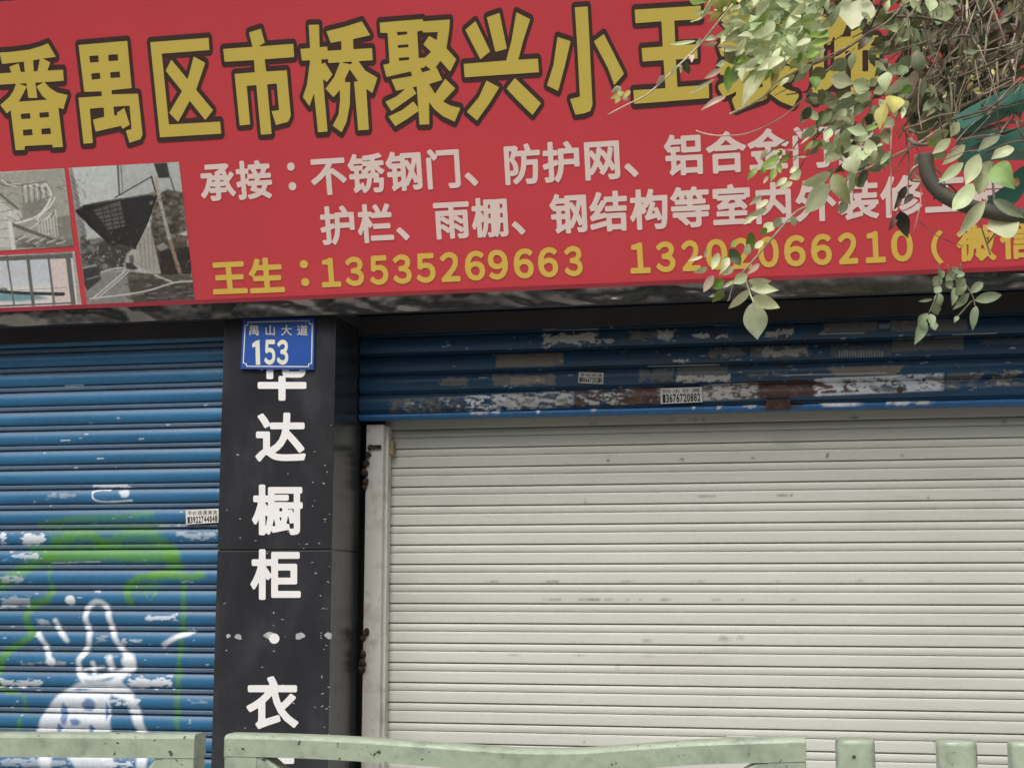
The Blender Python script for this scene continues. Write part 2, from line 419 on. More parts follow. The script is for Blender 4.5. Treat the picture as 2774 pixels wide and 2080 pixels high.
BLUE = paint(44, 106, 146); SLAT_GREY = paint(88, 98, 110)
GREEN = paint(84, 142, 40); WHT = paint(228, 232, 236); CREAM = paint(206, 204, 196); RUST = paint(88, 58, 46); GREY = paint(122, 118, 110)
# --- left
shl = thing('roller_shutter', 'closed blue roller shutter with green and white graffiti left of the pillar', 'roller shutter')
pit = (W(300, 850+577/2.212, Y_BL)[2]-W(300, 850+1052/2.212, Y_BL)[2])/4.0
zt = W(300, 850+575/2.212, Y_BL)[2]+5*pit
prof = [(t, 0.010*math.sin(math.pi*min(1, (t-0.02)/0.68))**0.75) for t in np.linspace(0.03, 0.70, 15)]
prof += [(0.715, -0.010), (0.745, -0.010), (0.765, 0.004)]+[(t, 0.0045) for t in (0.80, 0.85, 0.90)]+[(0.95, 0.004), (0.965, -0.010), (1.012, -0.010)]
zr, dr_ = rows(zt, 0.05, pit, prof)
xs = np.concatenate([np.linspace(XL, W(-30, 1400, Y_BL)[0], 12), np.linspace(W(-28, 1400, Y_BL)[0], XPL+0.02, 330)])
def graf(cv):
    q = lambda pts: [(x/2.127, 1300+y/2.127) for x, y in pts]
    P = cv.P; n = fnoise(P[:, 0]/60, P[:, 1]/20, 3); cv.mix((n-0.45)*0.9, paint(60, 96, 136))
    cv.mix(np.where(cv.t > 0.74, 0.75, np.clip(1-(cv.t-0.03)/0.24, 0, 1)*0.7)*(0.7+0.5*n), SLAT_GREY)  # grey over the narrow ribs, fading down from each slat's top
    g = lambda pts, w_, a: cv.line(q(pts), w_/2.127, GREEN, soft=w_/2.127*0.6, a=a*.95, rough=13, seed=4)
    g([(240, 255), (420, 225), (700, 212), (880, 195)], 34, .55); g([(330, 355), (420, 322), (520, 322), (600, 365)], 60, .85)
    g([(300, 290), (600, 275), (930, 270)], 70, .28); g([(640, 360), (740, 315), (850, 312), (940, 360)], 66, .65); g([(200, 400), (600, 395), (980, 390)], 60, .5)
    g([(285, 445), (450, 440), (620, 432), (800, 442), (960, 440), (1010, 430)], 62, .85); g([(985, 415), (1012, 490)], 74, .85)
    g([(880, 548), (1000, 538), (1100, 556), (1172, 545)], 40, .9); g([(1000, 548), (850, 552), (760, 590), (738, 650), (757, 705)], 40, .85)
    g([(780, 620), (880, 600)], 90, .4); g([(840, 650), (870, 690), (902, 650)], 14, .8); g([(1060, 570), (1060, 800), (1040, 1000), (1030, 1200), (1025, 1450), (1025, 1660)], 30, .65)
    g([(300, 650), (270, 692), (190, 720), (160, 790), (170, 850), (190, 890), (120, 940), (40, 1000), (10, 1060), (-5, 1110)], 40, .85)
    g([(290, 440), (290, 560), (302, 655)], 16, .8); g([(310, 440), (200, 475), (100, 540), (20, 592), (-60, 625)], 66, .7); g([(150, 1245), (150, 1330)], 20, .75)
    g([(122, 1375), (102, 1450)], 20, .75); g([(0, 1160), (20, 1212), (112, 1222)], 18, .7)
    # remains of stickers and flaked paint
    for i, (a, b, c, d, al, rg, th_) in enumerate([(265, 70, 450, 118, .55, 26, .05), (0, 1145, 255, 1200, .9, 30, .05), (735, 1125, 1005, 1205, .9, 32, .08), (1000, 285, 1258, 350, .85, 32, .12),
            (125, 305, 275, 375, .9, 22, .02), (1040, 560, 1160, 600, .5, 30, .2), (0, 660, 190, 745, .85, 26, .15), (840, 765, 1035, 815, .8, 28, .15), (690, 900, 840, 950, .7, 34, .17),
            (100, 1025, 400, 1085, .8, 36, .2), (60, 400, 240, 470, .6, 36, .2), (0, 300, 45, 372, .9, 20, .0), (0, 545, 150, 600, .8, 30, .14), (540, 620, 600, 660, .6, 25, .1), (600, 1250, 830, 1310, .8, 36, .15),
            (0, 1590, 420, 1660, .9, 34, .1), (560, 1600, 780, 1660, .9, 34, .1), (1090, 1370, 1110, 1400, .7, 9, 0), (1080, 1255, 1240, 1300, .5, 34, .2), (0, 440, 300, 480, .5, 30, .2), (200, 790, 300, 850, .6, 30, .15), (540, 880, 640, 950, .6, 34, .18)]):
        (x0, y0), (x1, y1) = q([(a, b), (c, d)]); cv.rag(x0, y0, x1, y1, WHT if i % 3 else paint(176, 184, 190), a=al*.9, rough=rg, seed=40+i, f=15, yf=3.0, thr=th_+.07, soft=4)
    w_ = lambda pts, ww, a=.95: cv.line(q(pts), ww/2.127*.70, WHT, soft=ww/2.127*0.42, a=a*.93, rough=2)
    w_([(540, 70), (545, 110), (600, 126), (700, 122), (765, 118)], 12); w_([(540, 70), (580, 58), (640, 58)], 12); cv.blob(*q([(722, 75)])[0], 16, 12, WHT, a=.7, rough=.8)
    w_([(580, 40), (760, 38)], 5, .8); w_([(920, 266), (1250, 262)], 6, .7); w_([(300, 478), (580, 470)], 7, .7)
    cv.blob(*q([(410, 692)])[0], 16, 16, WHT, soft=.35); w_([(325, 810), (345, 860), (392, 922)], 40); w_([(228, 885), (265, 950), (300, 1050)], 40); cv.blob(*q([(298, 1045)])[0], 17, 15, WHT, soft=.5)
    w_([(948, 948), (1020, 905), (1090, 882)], 40); w_([(1020, 905), (1122, 872)], 24)
    w_([(480, 1010), (515, 945), (520, 880), (500, 800), (512, 735), (562, 702), (612, 722), (635, 790), (655, 870), (690, 950), (745, 1015)], 42)
    w_([(500, 985), (462, 1035), (460, 1100), (490, 1165)], 42); cv.blob(*q([(748, 1050)])[0], 24, 30, WHT, soft=.4); w_([(636, 1025), (645, 1080)], 52); w_([(540, 1055), (545, 1105)], 40)
    w_([(460, 1100), (520, 1140), (620, 1125), (700, 1105), (770, 1085)], 46); w_([(495, 1090), (600, 1075)], 20, .8); w_([(640, 1180), (690, 1140), (740, 1090)], 60)
    cv.poly(q([(455, 1165), (700, 1150), (765, 1220), (810, 1320), (848, 1450), (850, 1660), (790, 1660), (790, 1440), (730, 1270), (640, 1235), (640, 1450), (660, 1660), (440, 1660), (310, 1450), (300, 1660), (235, 1660), (212, 1450), (255, 1340), (340, 1235)]), WHT, soft=9, a=.8)
    for (a, b, rx, ry) in [(515, 1295, 21, 21), (374, 1350, 12, 38), (440, 1392, 18, 13), (530, 1428, 9, 15), (345, 1425, 8, 16), (470, 1205, 30, 4), (620, 1330, 5, 30)]:
        cv.blob(*q([(a, b)])[0], rx, ry, paint(40, 100, 160), soft=.4, a=.8, rough=.5, seed=a)
    r3 = random.Random(9)
    for k in range(80):
        y = 1040+1000*r3.random()**0.6; x = r3.uniform(0, 585); cv.blob(x, y, r3.uniform(2, 9), r3.uniform(1.2, 2.4), WHT, soft=.6, a=r3.uniform(.25, .8), rough=.9, seed=k)
    for (x, y, l) in [(200, 1046, 24), (180, 1194, 12), (275, 1243, 8), (300, 1316, 46), (385, 1190, 6)]: cv.line([(x-l, y), (x+l, y-1.5)], 3, WHT, a=.9)
    cv.grain(.12, 5, 2)
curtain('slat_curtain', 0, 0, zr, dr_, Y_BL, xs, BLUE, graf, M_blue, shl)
# --- raised blue shutter
shb = thing('roller_shutter', 'half raised blue roller shutter with torn stickers and rust above the white shutter', 'roller shutter')
ztop = W(1500, 850+30/2.212, Y_BU)[2]; p2 = (W(1044, 850+150/2.212, Y_BU)[2]-W(1044, 850+490/2.212, Y_BU)[2])/3.0
z_end = W(1044, 850+597/2.212, Y_BU)[2]
prof2 = [(t, 0.013*math.sin(math.pi*min(1, (t-0.02)/0.86))**0.75) for t in np.linspace(0.02, 0.88, 20)]+[(0.90, -.006), (0.915, -.006), (0.925, .003), (0.955, .003), (0.975, -.010), (1.0, -.010)]
zr2, dr2 = rows(z_end+6*p2, z_end+0.001, p2, prof2)
XB0, XB1 = XPR+0.006, XR
xs2 = np.concatenate([np.linspace(XB0, W(2790, 1000, Y_BU)[0], 860), np.linspace(W(2790, 1000, Y_BU)[0]+0.03, XB1, 12)])
def torn(cv):
    P = cv.P; s_ = 1/2.212
    A = lambda x, y: (900+x*s_, 850+y*s_); B = lambda x, y: (1774+x*s_, 850+y*s_)
    yoff = lambda x, y: y
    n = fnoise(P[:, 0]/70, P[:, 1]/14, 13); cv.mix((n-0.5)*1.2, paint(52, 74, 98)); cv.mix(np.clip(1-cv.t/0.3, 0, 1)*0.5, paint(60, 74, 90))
    # dark grime across the middle and right
    m_ = np.clip((P[:, 0]-1350)/350, 0, 1)*np.clip((2560-P[:, 0])/300, 0.15, 1); n2 = fnoise(P[:, 0]/45, P[:, 1]/12, 17)
    cv.mix(m_*np.clip((n2-0.3)*2.2, 0, 1)*0.75, paint(62, 66, 72))
    def R(T, a, b, c, d, col, al, rg, th_=0.0, seed=0, f=12, yf=1.6):
        (x0, y0), (x1, y1) = T(a, b), T(c, d)
        # follow the slats' slight slope
        k = -0.0235; P0 = cv.P.copy(); cv.P[:, 1] -= k*(cv.P[:, 0]-(x0+x1)/2); cv.rag(x0, y0, x1, y1, col, a=al, rough=rg, seed=seed, f=f, yf=yf, thr=th_); cv.P = P0
    TAN = paint(140, 130, 116); GR = paint(128, 124, 118)
    R(A, 985, 240, 1390, 318, TAN, .85, 5, 0, 1, 30); R(A, 965, 365, 1340, 432, TAN, .7, 10, 0, 2, 14); R(A, 1070, 375, 1280, 428, paint(176, 160, 138), .5, 30, .12, 3)
    R(A, 1262, 118, 1590, 188, CREAM, .85, 34, .04, 4, 13, 2.4); R(A, 1590, 150, 1700, 180, CREAM, .6, 26, .1, 5); R(A, 1270, 50, 1335, 88, WHT, .95, 12, 0, 6)
    R(A, 1590, 30, 1880, 70, GR, .8, 6, 0, 7); R(A, 650, 375, 815, 435, GR, .75, 22, .06, 8); R(A, 1780, 100, 2060, 165, GR, .7, 32, .14, 9); R(A, 1955, 95, 2060, 150, CREAM, .6, 24, .08, 10)
    R(B, 20, 120, 120, 165, CREAM, .6, 24, .1, 11); R(B, 230, 120, 330, 152, CREAM, .9, 20, .04, 12); R(B, 370, 125, 440, 150, CREAM, .8, 14, 0, 13); R(B, 650, 95, 830, 140, CREAM, .75, 24, .08, 14)
    R(B, 640, 15, 790, 35, GR, .8, 5, 0, 15); R(B, 1010, 45, 1335, 112, GR, .8, 6, 0, 16, 30); R(B, 1340, 60, 1410, 95, CREAM, .4, 6, 0, 17); R(B, 1410, 30, 1870, 108, GR, .85, 7, 0, 18, 30)
    R(B, 570, 195, 920, 262, GR, .55, 10, 0, 19, 20); R(B, 640, 200, 920, 260, CREAM, .5, 30, .16, 20); R(B, 320, 195, 560, 270, GR, .7, 32, .16, 21); R(B, 1050, 190, 1420, 260, GR, .35, 10, 0, 22)
    R(B, 1420, 140, 1850, 225, GR, .7, 10, 0, 23, 26); R(B, 1950, 150, 2212, 190, GR, .45, 12, 0, 24)
    for i in range(17): x = 1105+i*16; cv.line([B(x, 225+4*math.sin(i*2.1)), B(x+3, 258)], 2.6, CREAM, a=.55)
    R(B, 110, 275, 205, 292, CREAM, .9, 12, 0, 25); R(B, 130, 310, 440, 405, GR, .6, 10, 0, 26, 22); R(B, 130, 370, 450, 408, CREAM, .85, 20, .05, 27); R(B, 560, 350, 800, 382, GR, .7, 24, .1, 28)
    R(A, 1830, 330, 2050, 412, GR, .6, 30, .12, 29); cv.poly([B(1020, 325), B(1500, 310), B(1440, 365), B(1090, 372)], TAN, 5, .9)
    # bottom slat: layers of torn paper, flaking paint, rust
    def Lo(T, a, c, col, al, rg, th_, seed, f=11): R(T, a, 0, c, 0, col, al, rg, th_, seed, f) if False else None
    yb = lambda x: 850+487/2.212-0.0225*(x-1044)
    def band(x0, x1, col, al, thr, seed, f=10, t0=2, t1=48):
        k = np.where((P[:, 0] > x0-12) & (P[:, 0] < x1+12))[0]; q = P[k]; dy = q[:, 1]-yb(q[:, 0])
        e = np.minimum(np.minimum(q[:, 0]-x0, x1-q[:, 0])/12, 1); b_ = np.clip(np.minimum(dy-t0, t1-dy)/3, -1, 1)
        m = np.zeros(len(P)); wq = fnoise(q[:, 0]/f*.5+7, q[:, 1]/f*.9+7, seed+9, 2); d = fnoise(q[:, 0]/(f*1.5)+2.6*wq, q[:, 1]/f*1.5+2.0*wq, seed, 4); m[k] = np.clip((d-thr)*9, 0, 1)*np.clip(e, 0, 1)*np.clip(b_, 0, 1)*al; cv.mix(m, col)
    band(1050, 1260, GREY, .8, .42, 61); band(1090, 1300, CREAM, .9, .62, 62, 7); band(1130, 1290, paint(70, 72, 74), .7, .55, 63, 8)
    band(1255, 1420, WHT, .95, .5, 64, 9); band(1330, 1560, CREAM, .9, .40, 65, 12); band(1400, 1560, paint(120, 118, 116), .8, .55, 66, 7); band(1370, 1440, RUST, .7, .55, 67, 8)
    band(1560, 1800, CREAM, .9, .42, 68, 9); band(1555, 1800, RUST, .95, .47, 69, 8); band(1700, 1790, RUST, .9, .2, 70, 9); band(1895, 2060, CREAM, .9, .3, 71, 12); band(1895, 2070, RUST, .85, .5, 72, 8)
    band(2050, 2230, RUST, .95, .25, 73, 12); band(2060, 2230, paint(108, 92, 82), .8, .55, 74, 8); band(2200, 2560, WHT, .95, .28, 75, 14, 0, 50); band(2180, 2340, RUST, .95, .48, 76, 16, 8, 44)
    band(2330, 2560, GREY, .8, .56, 77, 9); band(2555, 2790, GREY, .8, .42, 78, 16); band(2560, 2790, CREAM, .6, .62, 79, 8)
    cv.blob(2437, 1056, 12, 12, RUST, a=1, rough=.4); cv.blob(1994, 1071, 10, 10, RUST, a=.8, rough=.3); cv.blob(1994, 1071, 4, 4, CREAM, a=.8)
    r3 = random.Random(21)
    for k in range(120):
        x = r3.uniform(1200, 2790); y = r3.uniform(870, 1060); cv.blob(x, y, r3.uniform(2, 10), r3.uniform(1, 2.4), CREAM, soft=.5, a=r3.uniform(.3, .9), rough=.9, seed=k)
    for (x, y, l) in [(1545, 893, 75), (1852, 990, 95), (2280, 905, 60), (2260, 1015, 140), (2330, 1023, 100), (2005, 882, 70), (2640, 905, 60)]: cv.line([(x-l, y+l*.0235), (x+l, y-l*.0235)], 2.6, CREAM, a=.75)
    cv.grain(.14, 5, 8)
curtain('slat_curtain', 0, 0, zr2, dr2, Y_BU, xs2, paint(32, 78, 112), torn, M_blue, shb, 0.004)
zb1 = W(1044, 850+636/2.212, Y_BU)[2]
xb = np.concatenate([np.linspace(XB0, W(2790, 1100, Y_BU)[0], 500), [XB1]])
bz = np.array([z_end-0.0015, z_end-0.002, z_end-0.006, (z_end+zb1)/2, zb1+0.006, zb1+0.001, zb1, zb1]); bd = np.array([-0.01, 0.004, 0.010, 0.013, 0.010, 0.004, 0.0, -0.03])
def barp(cv):
    for k, (x, c_, rx) in enumerate([(1300, CREAM, 30), (1345, WHT, 12), (2035, CREAM, 24), (2105, RUST, 45), (2075, RUST, 14), (2250, WHT, 40), (2290, WHT, 55), (2440, WHT, 40), (2500, CREAM, 30), (1610, CREAM, 8), (1460, WHT, 6), (1950, CREAM, 8), (1880, WHT, 6), (2160, paint(40, 38, 38), 22)]):
        y = 1128-0.0225*(x-1044)-6; cv.blob(x, y, rx, 9, c_, soft=.4, a=.9, rough=1.1, seed=k+3, f=9)
    cv.grain(.2, 8, 5)
curtain('bottom_bar', 0, 0, bz, bd, Y_BU, xb, paint(36, 100, 154), barp, M_blue, shb)
m = MB(); a_ = W(2075, 1083, Y_BU-0.014); b_ = W(2142, 1110, Y_BU-0.014); m.box((a_[0], Y_BU-0.028, b_[2]), (b_[0], Y_BU-0.006, a_[2]), 0.003)
m.build('rusty_lock_hasp', material('rusty iron', paint(74, 54, 46), 0.9, var=0.4, scale=60, bump=0.6, bscale=150), shb)
# --- white shutter
shw = thing('roller_shutter', 'closed cream white ribbed roller shutter right of the black pillar', 'roller shutter')
M_cream = material('cream shutter paint', vc=True, rough=0.42, var=0.04, scale=2.5, stretch=(0.5, 1, 2), dirt=paint(150, 140, 120), dirt_scale=4, dirt_amt=0.12)
p3 = (W(1250, 1300+40/2.127, Y_WH)[2]-W(1250, 1300+1404/2.127, Y_WH)[2])/12.0
z0 = W(1250, 1300+33/2.127, Y_WH)[2]+5*p3
# from the slat's top: groove shadow line, narrow rib, seam, broad face curving out
prof3 = [(0.0, 0.004), (0.008, -.012), (0.070, -.012), (0.076, .003), (0.09, .0038), (0.25, .0042), (0.41, .0038), (0.422, .003), (0.430, -.003), (0.450, -.003), (0.458, .003),
         (0.475, .0038), (0.58, .0042), (0.70, .0045), (0.82, .0047), (0.93, .0047), (0.98, .0045), (0.992, .0042)]
zr3, dr3 = rows(z0, 0.05, p3, prof3)
XW0 = W(1040, 1500, Y_WH)[0]
xs3 = np.concatenate([np.linspace(XW0, W(2790, 1500, Y_WH)[0], 700), np.linspace(W(2790, 1500, Y_WH)[0]+0.03, XR, 12)])
def marks(cv):
    DK = paint(96, 88, 82); s_ = 1/2.212
    A = lambda x, y: (900+x*s_, 850+y*s_); B = lambda x, y: (1774+x*s_, 850+y*s_); C = lambda x, y: (1250+x/2.127, 1300+y/2.127); D = lambda x, y: (2000+x/2.127, 1300+y/2.127)
    S_ = lambda T, x, y, rx, ry, a, sd_: cv.blob(*T(x, y), rx, ry, DK, soft=.7, a=a, rough=1.2, seed=sd_, f=5)
    for i, (T, x, y, rx, ry, a) in enumerate([(A, 1570, 655, 18, 3.5, .9), (A, 1745, 650, 24, 2.5, .8), (A, 2060, 642, 30, 2.5, .6), (A, 2170, 638, 20, 2.5, .7), (B, 110, 640, 30, 2, .6), (B, 300, 637, 40, 2.5, .8), (B, 650, 630, 52, 2.6, .8), (B, 1190, 622, 17, 4, .9), (B, 2090, 645, 14, 3, .6),
            (A, 1235, 892, 5, 3, .7), (A, 1395, 862, 20, 2, .6), (A, 1395, 892, 20, 2, .6), (A, 1580, 858, 9, 2, .7), (A, 1680, 855, 22, 2.5, .85), (A, 1655, 880, 7, 5, .9), (A, 1775, 856, 6, 3, .8), (A, 1800, 885, 5, 2, .5), (A, 2020, 850, 6, 2, .7), (A, 2120, 850, 18, 3, .8), (A, 2100, 876, 9, 4, .7),
            (B, 90, 850, 8, 2, .7), (B, 185, 850, 18, 3, .8), (B, 160, 875, 8, 4, .8), (B, 270, 878, 9, 2, .4), (B, 530, 843, 9, 2, .7), (B, 630, 841, 20, 3, .8), (B, 590, 865, 8, 5, .8), (B, 655, 870, 12, 2, .4), (B, 975, 833, 11, 2, .6), (B, 1035, 850, 7, 7, .85), (B, 1125, 832, 16, 2.5, .8), (B, 1425, 826, 10, 2, .7), (B, 1485, 852, 11, 3, .6), (B, 1580, 824, 18, 2, .5), (B, 2050, 785, 30, 2, .4),
            (B, 310, 1094, 35, 1.6, .4), (B, 770, 1086, 24, 1.8, .5), (B, 820, 1086, 5, 3, .6),
            (C, 185, 585, 18, 3, .6), (C, 520, 583, 27, 4, .75), (C, 950, 583, 22, 3, .5), (C, 1360, 582, 24, 3, .5), (C, 540, 690, 36, 3, .5), (C, 765, 690, 28, 4, .85), (C, 690, 690, 14, 3, .5), (C, 850, 690, 16, 3, .45), (C, 960, 690, 9, 3, .4), (C, 1030, 690, 9, 3, .4), (C, 1175, 690, 18, 4, .6), (C, 1470, 690, 18, 3, .4), (C, 530, 798, 26, 2, .3),
            (C, 1070, 925, 20, 6, .55), (C, 1515, 915, 20, 12, .5), (C, 660, 930, 34, 2, .3), (C, 690, 1005, 26, 4, .4), (C, 300, 1005, 24, 3, .3), (C, 1080, 1010, 20, 3, .25), (C, 900, 1075, 12, 10, .25), (C, 1430, 96, 34, 2, .35),
            (D, 690, 580, 18, 4, .65), (D, 645, 582, 7, 2, .4), (D, 1115, 580, 18, 3, .5), (D, 230, 582, 14, 3, .4), (D, 20, 692, 10, 3, .5), (D, 320, 692, 16, 3, .35), (D, 10, 905, 12, 6, .5), (D, 350, 935, 12, 4, .3), (D, 810, 938, 9, 2, .3), (D, 250, 88, 16, 2, .35), (D, 305, 88, 4, 3, .5), (D, 1094, 108, 6, 2, .7), (D, 1094, 90, 1.6, 9, .4), (C, 712, 132, 9, 2, .7), (C, 712, 110, 1.6, 9, .35), (C, 710, 1470, 3, 3, .6), (C, 708, 1508, 4, 3, .7), (D, 1130, 1508, 4, 4, .6), (D, 1128, 1545, 4, 4, .6), (D, 100, 1480, 4, 4, .7), (D, 745, 1150, 14, 3, .2)]):
        S_(T, x, y, rx, ry, a, i)
    r3 = random.Random(4)
    for k in range(60): cv.blob(r3.uniform(1050, 2770), r3.uniform(1190, 2060), r3.uniform(10, 60), r3.uniform(1, 3), DK, soft=.8, a=r3.uniform(.05, .2), rough=1.2, seed=k+200, f=8)
    n = fnoise(cv.P[:, 0]/200, cv.P[:, 1]/70, 55); cv.mix((n-.5)*.35, paint(190, 184, 166)); cv.grain(.03, 6, 3)
curtain('slat_curtain', 0, 0, zr3, dr3, Y_WH, xs3, paint(204, 205, 194), marks, M_cream, shw, 0.006)
# guide rail with its rusty welds
M_rail = material('guide rail paint', paint(208, 205, 198), 0.5, var=0.08, scale=6, dirt=paint(120, 104, 90), dirt_scale=12, dirt_amt=0.5)
g0 = W(987, 1500, D_IN-0.01)[0]; g1 = W(1034, 1500, D_IN-0.01)[0]; gz = W(1000, 1150, D_IN-0.01)[2]
m = MB(); m.box((g0, D_IN-0.01, 0), (g1, Y_WH+0.03, gz), 0.003); m.box((g1-0.006, D_IN+0.02, 0), (g1+0.012, Y_WH-0.012, gz-0.004)); m.build('guide_rail', M_rail, shw)
M_rust = material('rust and old mortar', paint(66, 54, 48), 0.95, var=0.5, scale=50, bump=0.8, bscale=120)
import bmesh
def lump(mb, c, r, seed, st=(1, 1, 1)):
    b = bmesh.new(); bmesh.ops.create_icosphere(b, subdivisions=3, radius=1)
    for q in b.verts:
        k = 0.6+0.9*float(fnoise(np.array([q.co.x*1.6+seed*3.1+9]), np.array([q.co.z*1.6+q.co.y+seed+9]), seed, 3)[0])
        q.co = Vector((c[0]+q.co.x*r*k*st[0], c[1]+q.co.y*r*k*st[1], c[2]+q.co.z*r*k*st[2]))
    mb.bm(b)
for i, spots in enumerate([[(1003, 1212, .010), (997, 1232, .011), (992, 1255, .012), (988, 1280, .013), (990, 1305, .012), (988, 1318, .010)], [(990, 1715, .012), (983, 1728, .010), (995, 1708, .009)], [(983, 1770, .012), (982, 1795, .013), (980, 1812, .012)]]):
    m = MB()
    for j, (x, y, r) in enumerate(spots): lump(m, W(x, y, D_IN-0.016), r, i*7+j, (1, 1, 1.15))
    m.build('rusty_weld', M_rust, shw, True)
m = MB(); a_ = W(1000, 1203, D_IN-0.016); b_ = W(1062, 1228, D_IN-0.016); m.box((a_[0], D_IN-0.02, (a_[2]+b_[2])/2), (W(1036, 1200, D_IN)[0], D_IN-0.011, a_[2]-0.004), 0.002)
m.build('bracket_arm', M_rust, shw); m = MB(); c_ = W(1046, 1195, Y_WH-0.03); d_ = W(1068, 1232, Y_WH-0.03); m.box((c_[0], Y_WH-0.045, d_[2]), (d_[0], Y_WH-0.011, c_[2]), 0.004)
m.build('bracket', material('brass bracket', paint(134, 126, 96), 0.6, var=0.3, scale=40), shw)
a_ = W(1968, 1992, Y_WH-0.012); b_ = W(2052, 2040, Y_WH-0.012); m = MB(); m.box((a_[0], Y_WH-0.016, b_[2]), (b_[0], Y_WH-0.0075, a_[2]), 0.002); m.build('lock_plate', material('lock plate', paint(196, 196, 190), 0.35, metal=0.4), shw)
# @@SIGN
# ================================================================== shop sign
sign = thing('shop_sign', 'long red shop sign with big yellow Chinese letters leaning out over the shutters', 'sign')
M_red = material('red printed banner', paint(206, 68, 75), 0.42, var=0.06, scale=1.1, bump=0.06, bscale=160)
M_yel = material('yellow print', paint(208, 185, 84), 0.45, var=0.03, scale=4)
M_brn = material('dark brown print', paint(66, 46, 42), 0.45, var=0.05, scale=4)
M_lil = material('pale pink print', paint(236, 214, 204), 0.45, var=0.03, scale=4)
M_gold = material('gold print', paint(226, 190, 84), 0.45, var=0.03, scale=4)
HS = (SP((0, 5))[0]-SO) @ SU                              # height of the face along its slope
def onsign(x, h, d): return np.array((x, SO[1], SO[2]))+SU*h+SN*d
nxp, nyp = 120, 24; X_, H_ = np.meshgrid(np.linspace(XL, XR, nxp), np.linspace(0, HS, nyp))
mesh_obj('banner_face', np.array((0, SO[1], SO[2]))+np.stack([X_.ravel(), np.zeros(X_.size), np.zeros(X_.size)], 1)+SU*H_.ravel()[:, None], grid_faces(nyp, nxp), M_red, sign, True)
m = MB(); t_ = onsign(0, HS, -0.001)
for x in (XL, XR):
    pass
pb = onsign(0, 0.0, -0.004); pt = onsign(0, HS, -0.004)
prof_ = [(pb[1], pb[2]), (pt[1], pt[2]), (0.018, pt[2]+0.05), (0.018, Z_SOF+0.012), (pb[1]+0.02, Z_SOF+0.012)]
v = [(x, y, z) for x in (XL+0.002, XR-0.002) for (y, z) in prof_]
m.add(v, [(0, 1, 2, 3, 4), (9, 8, 7, 6, 5)]+[(i, i+5, (i+1) % 5+5, (i+1) % 5) for i in range(5)])
m.build('sign_box', material('sign box sheet metal', (0.07, 0.07, 0.07), 0.6), sign)
m = MB(); e0 = onsign(0, -0.012, 0.006); e1 = onsign(0, 0.004, 0.006); e2 = onsign(0, 0.004, 0.0005); e3 = onsign(0, -0.012, -0.02)
m.add([(x, q[1], q[2]) for x in (XL, XR) for q in (e0, e1, e2, e3)], [(0, 1, 2, 3), (7, 6, 5, 4)]+[(i, i+4, (i+1) % 4+4, (i+1) % 4) for i in range(4)])
m.build('bottom_trim', material('dark red edge trim', paint(150, 48, 58), 0.5), sign)
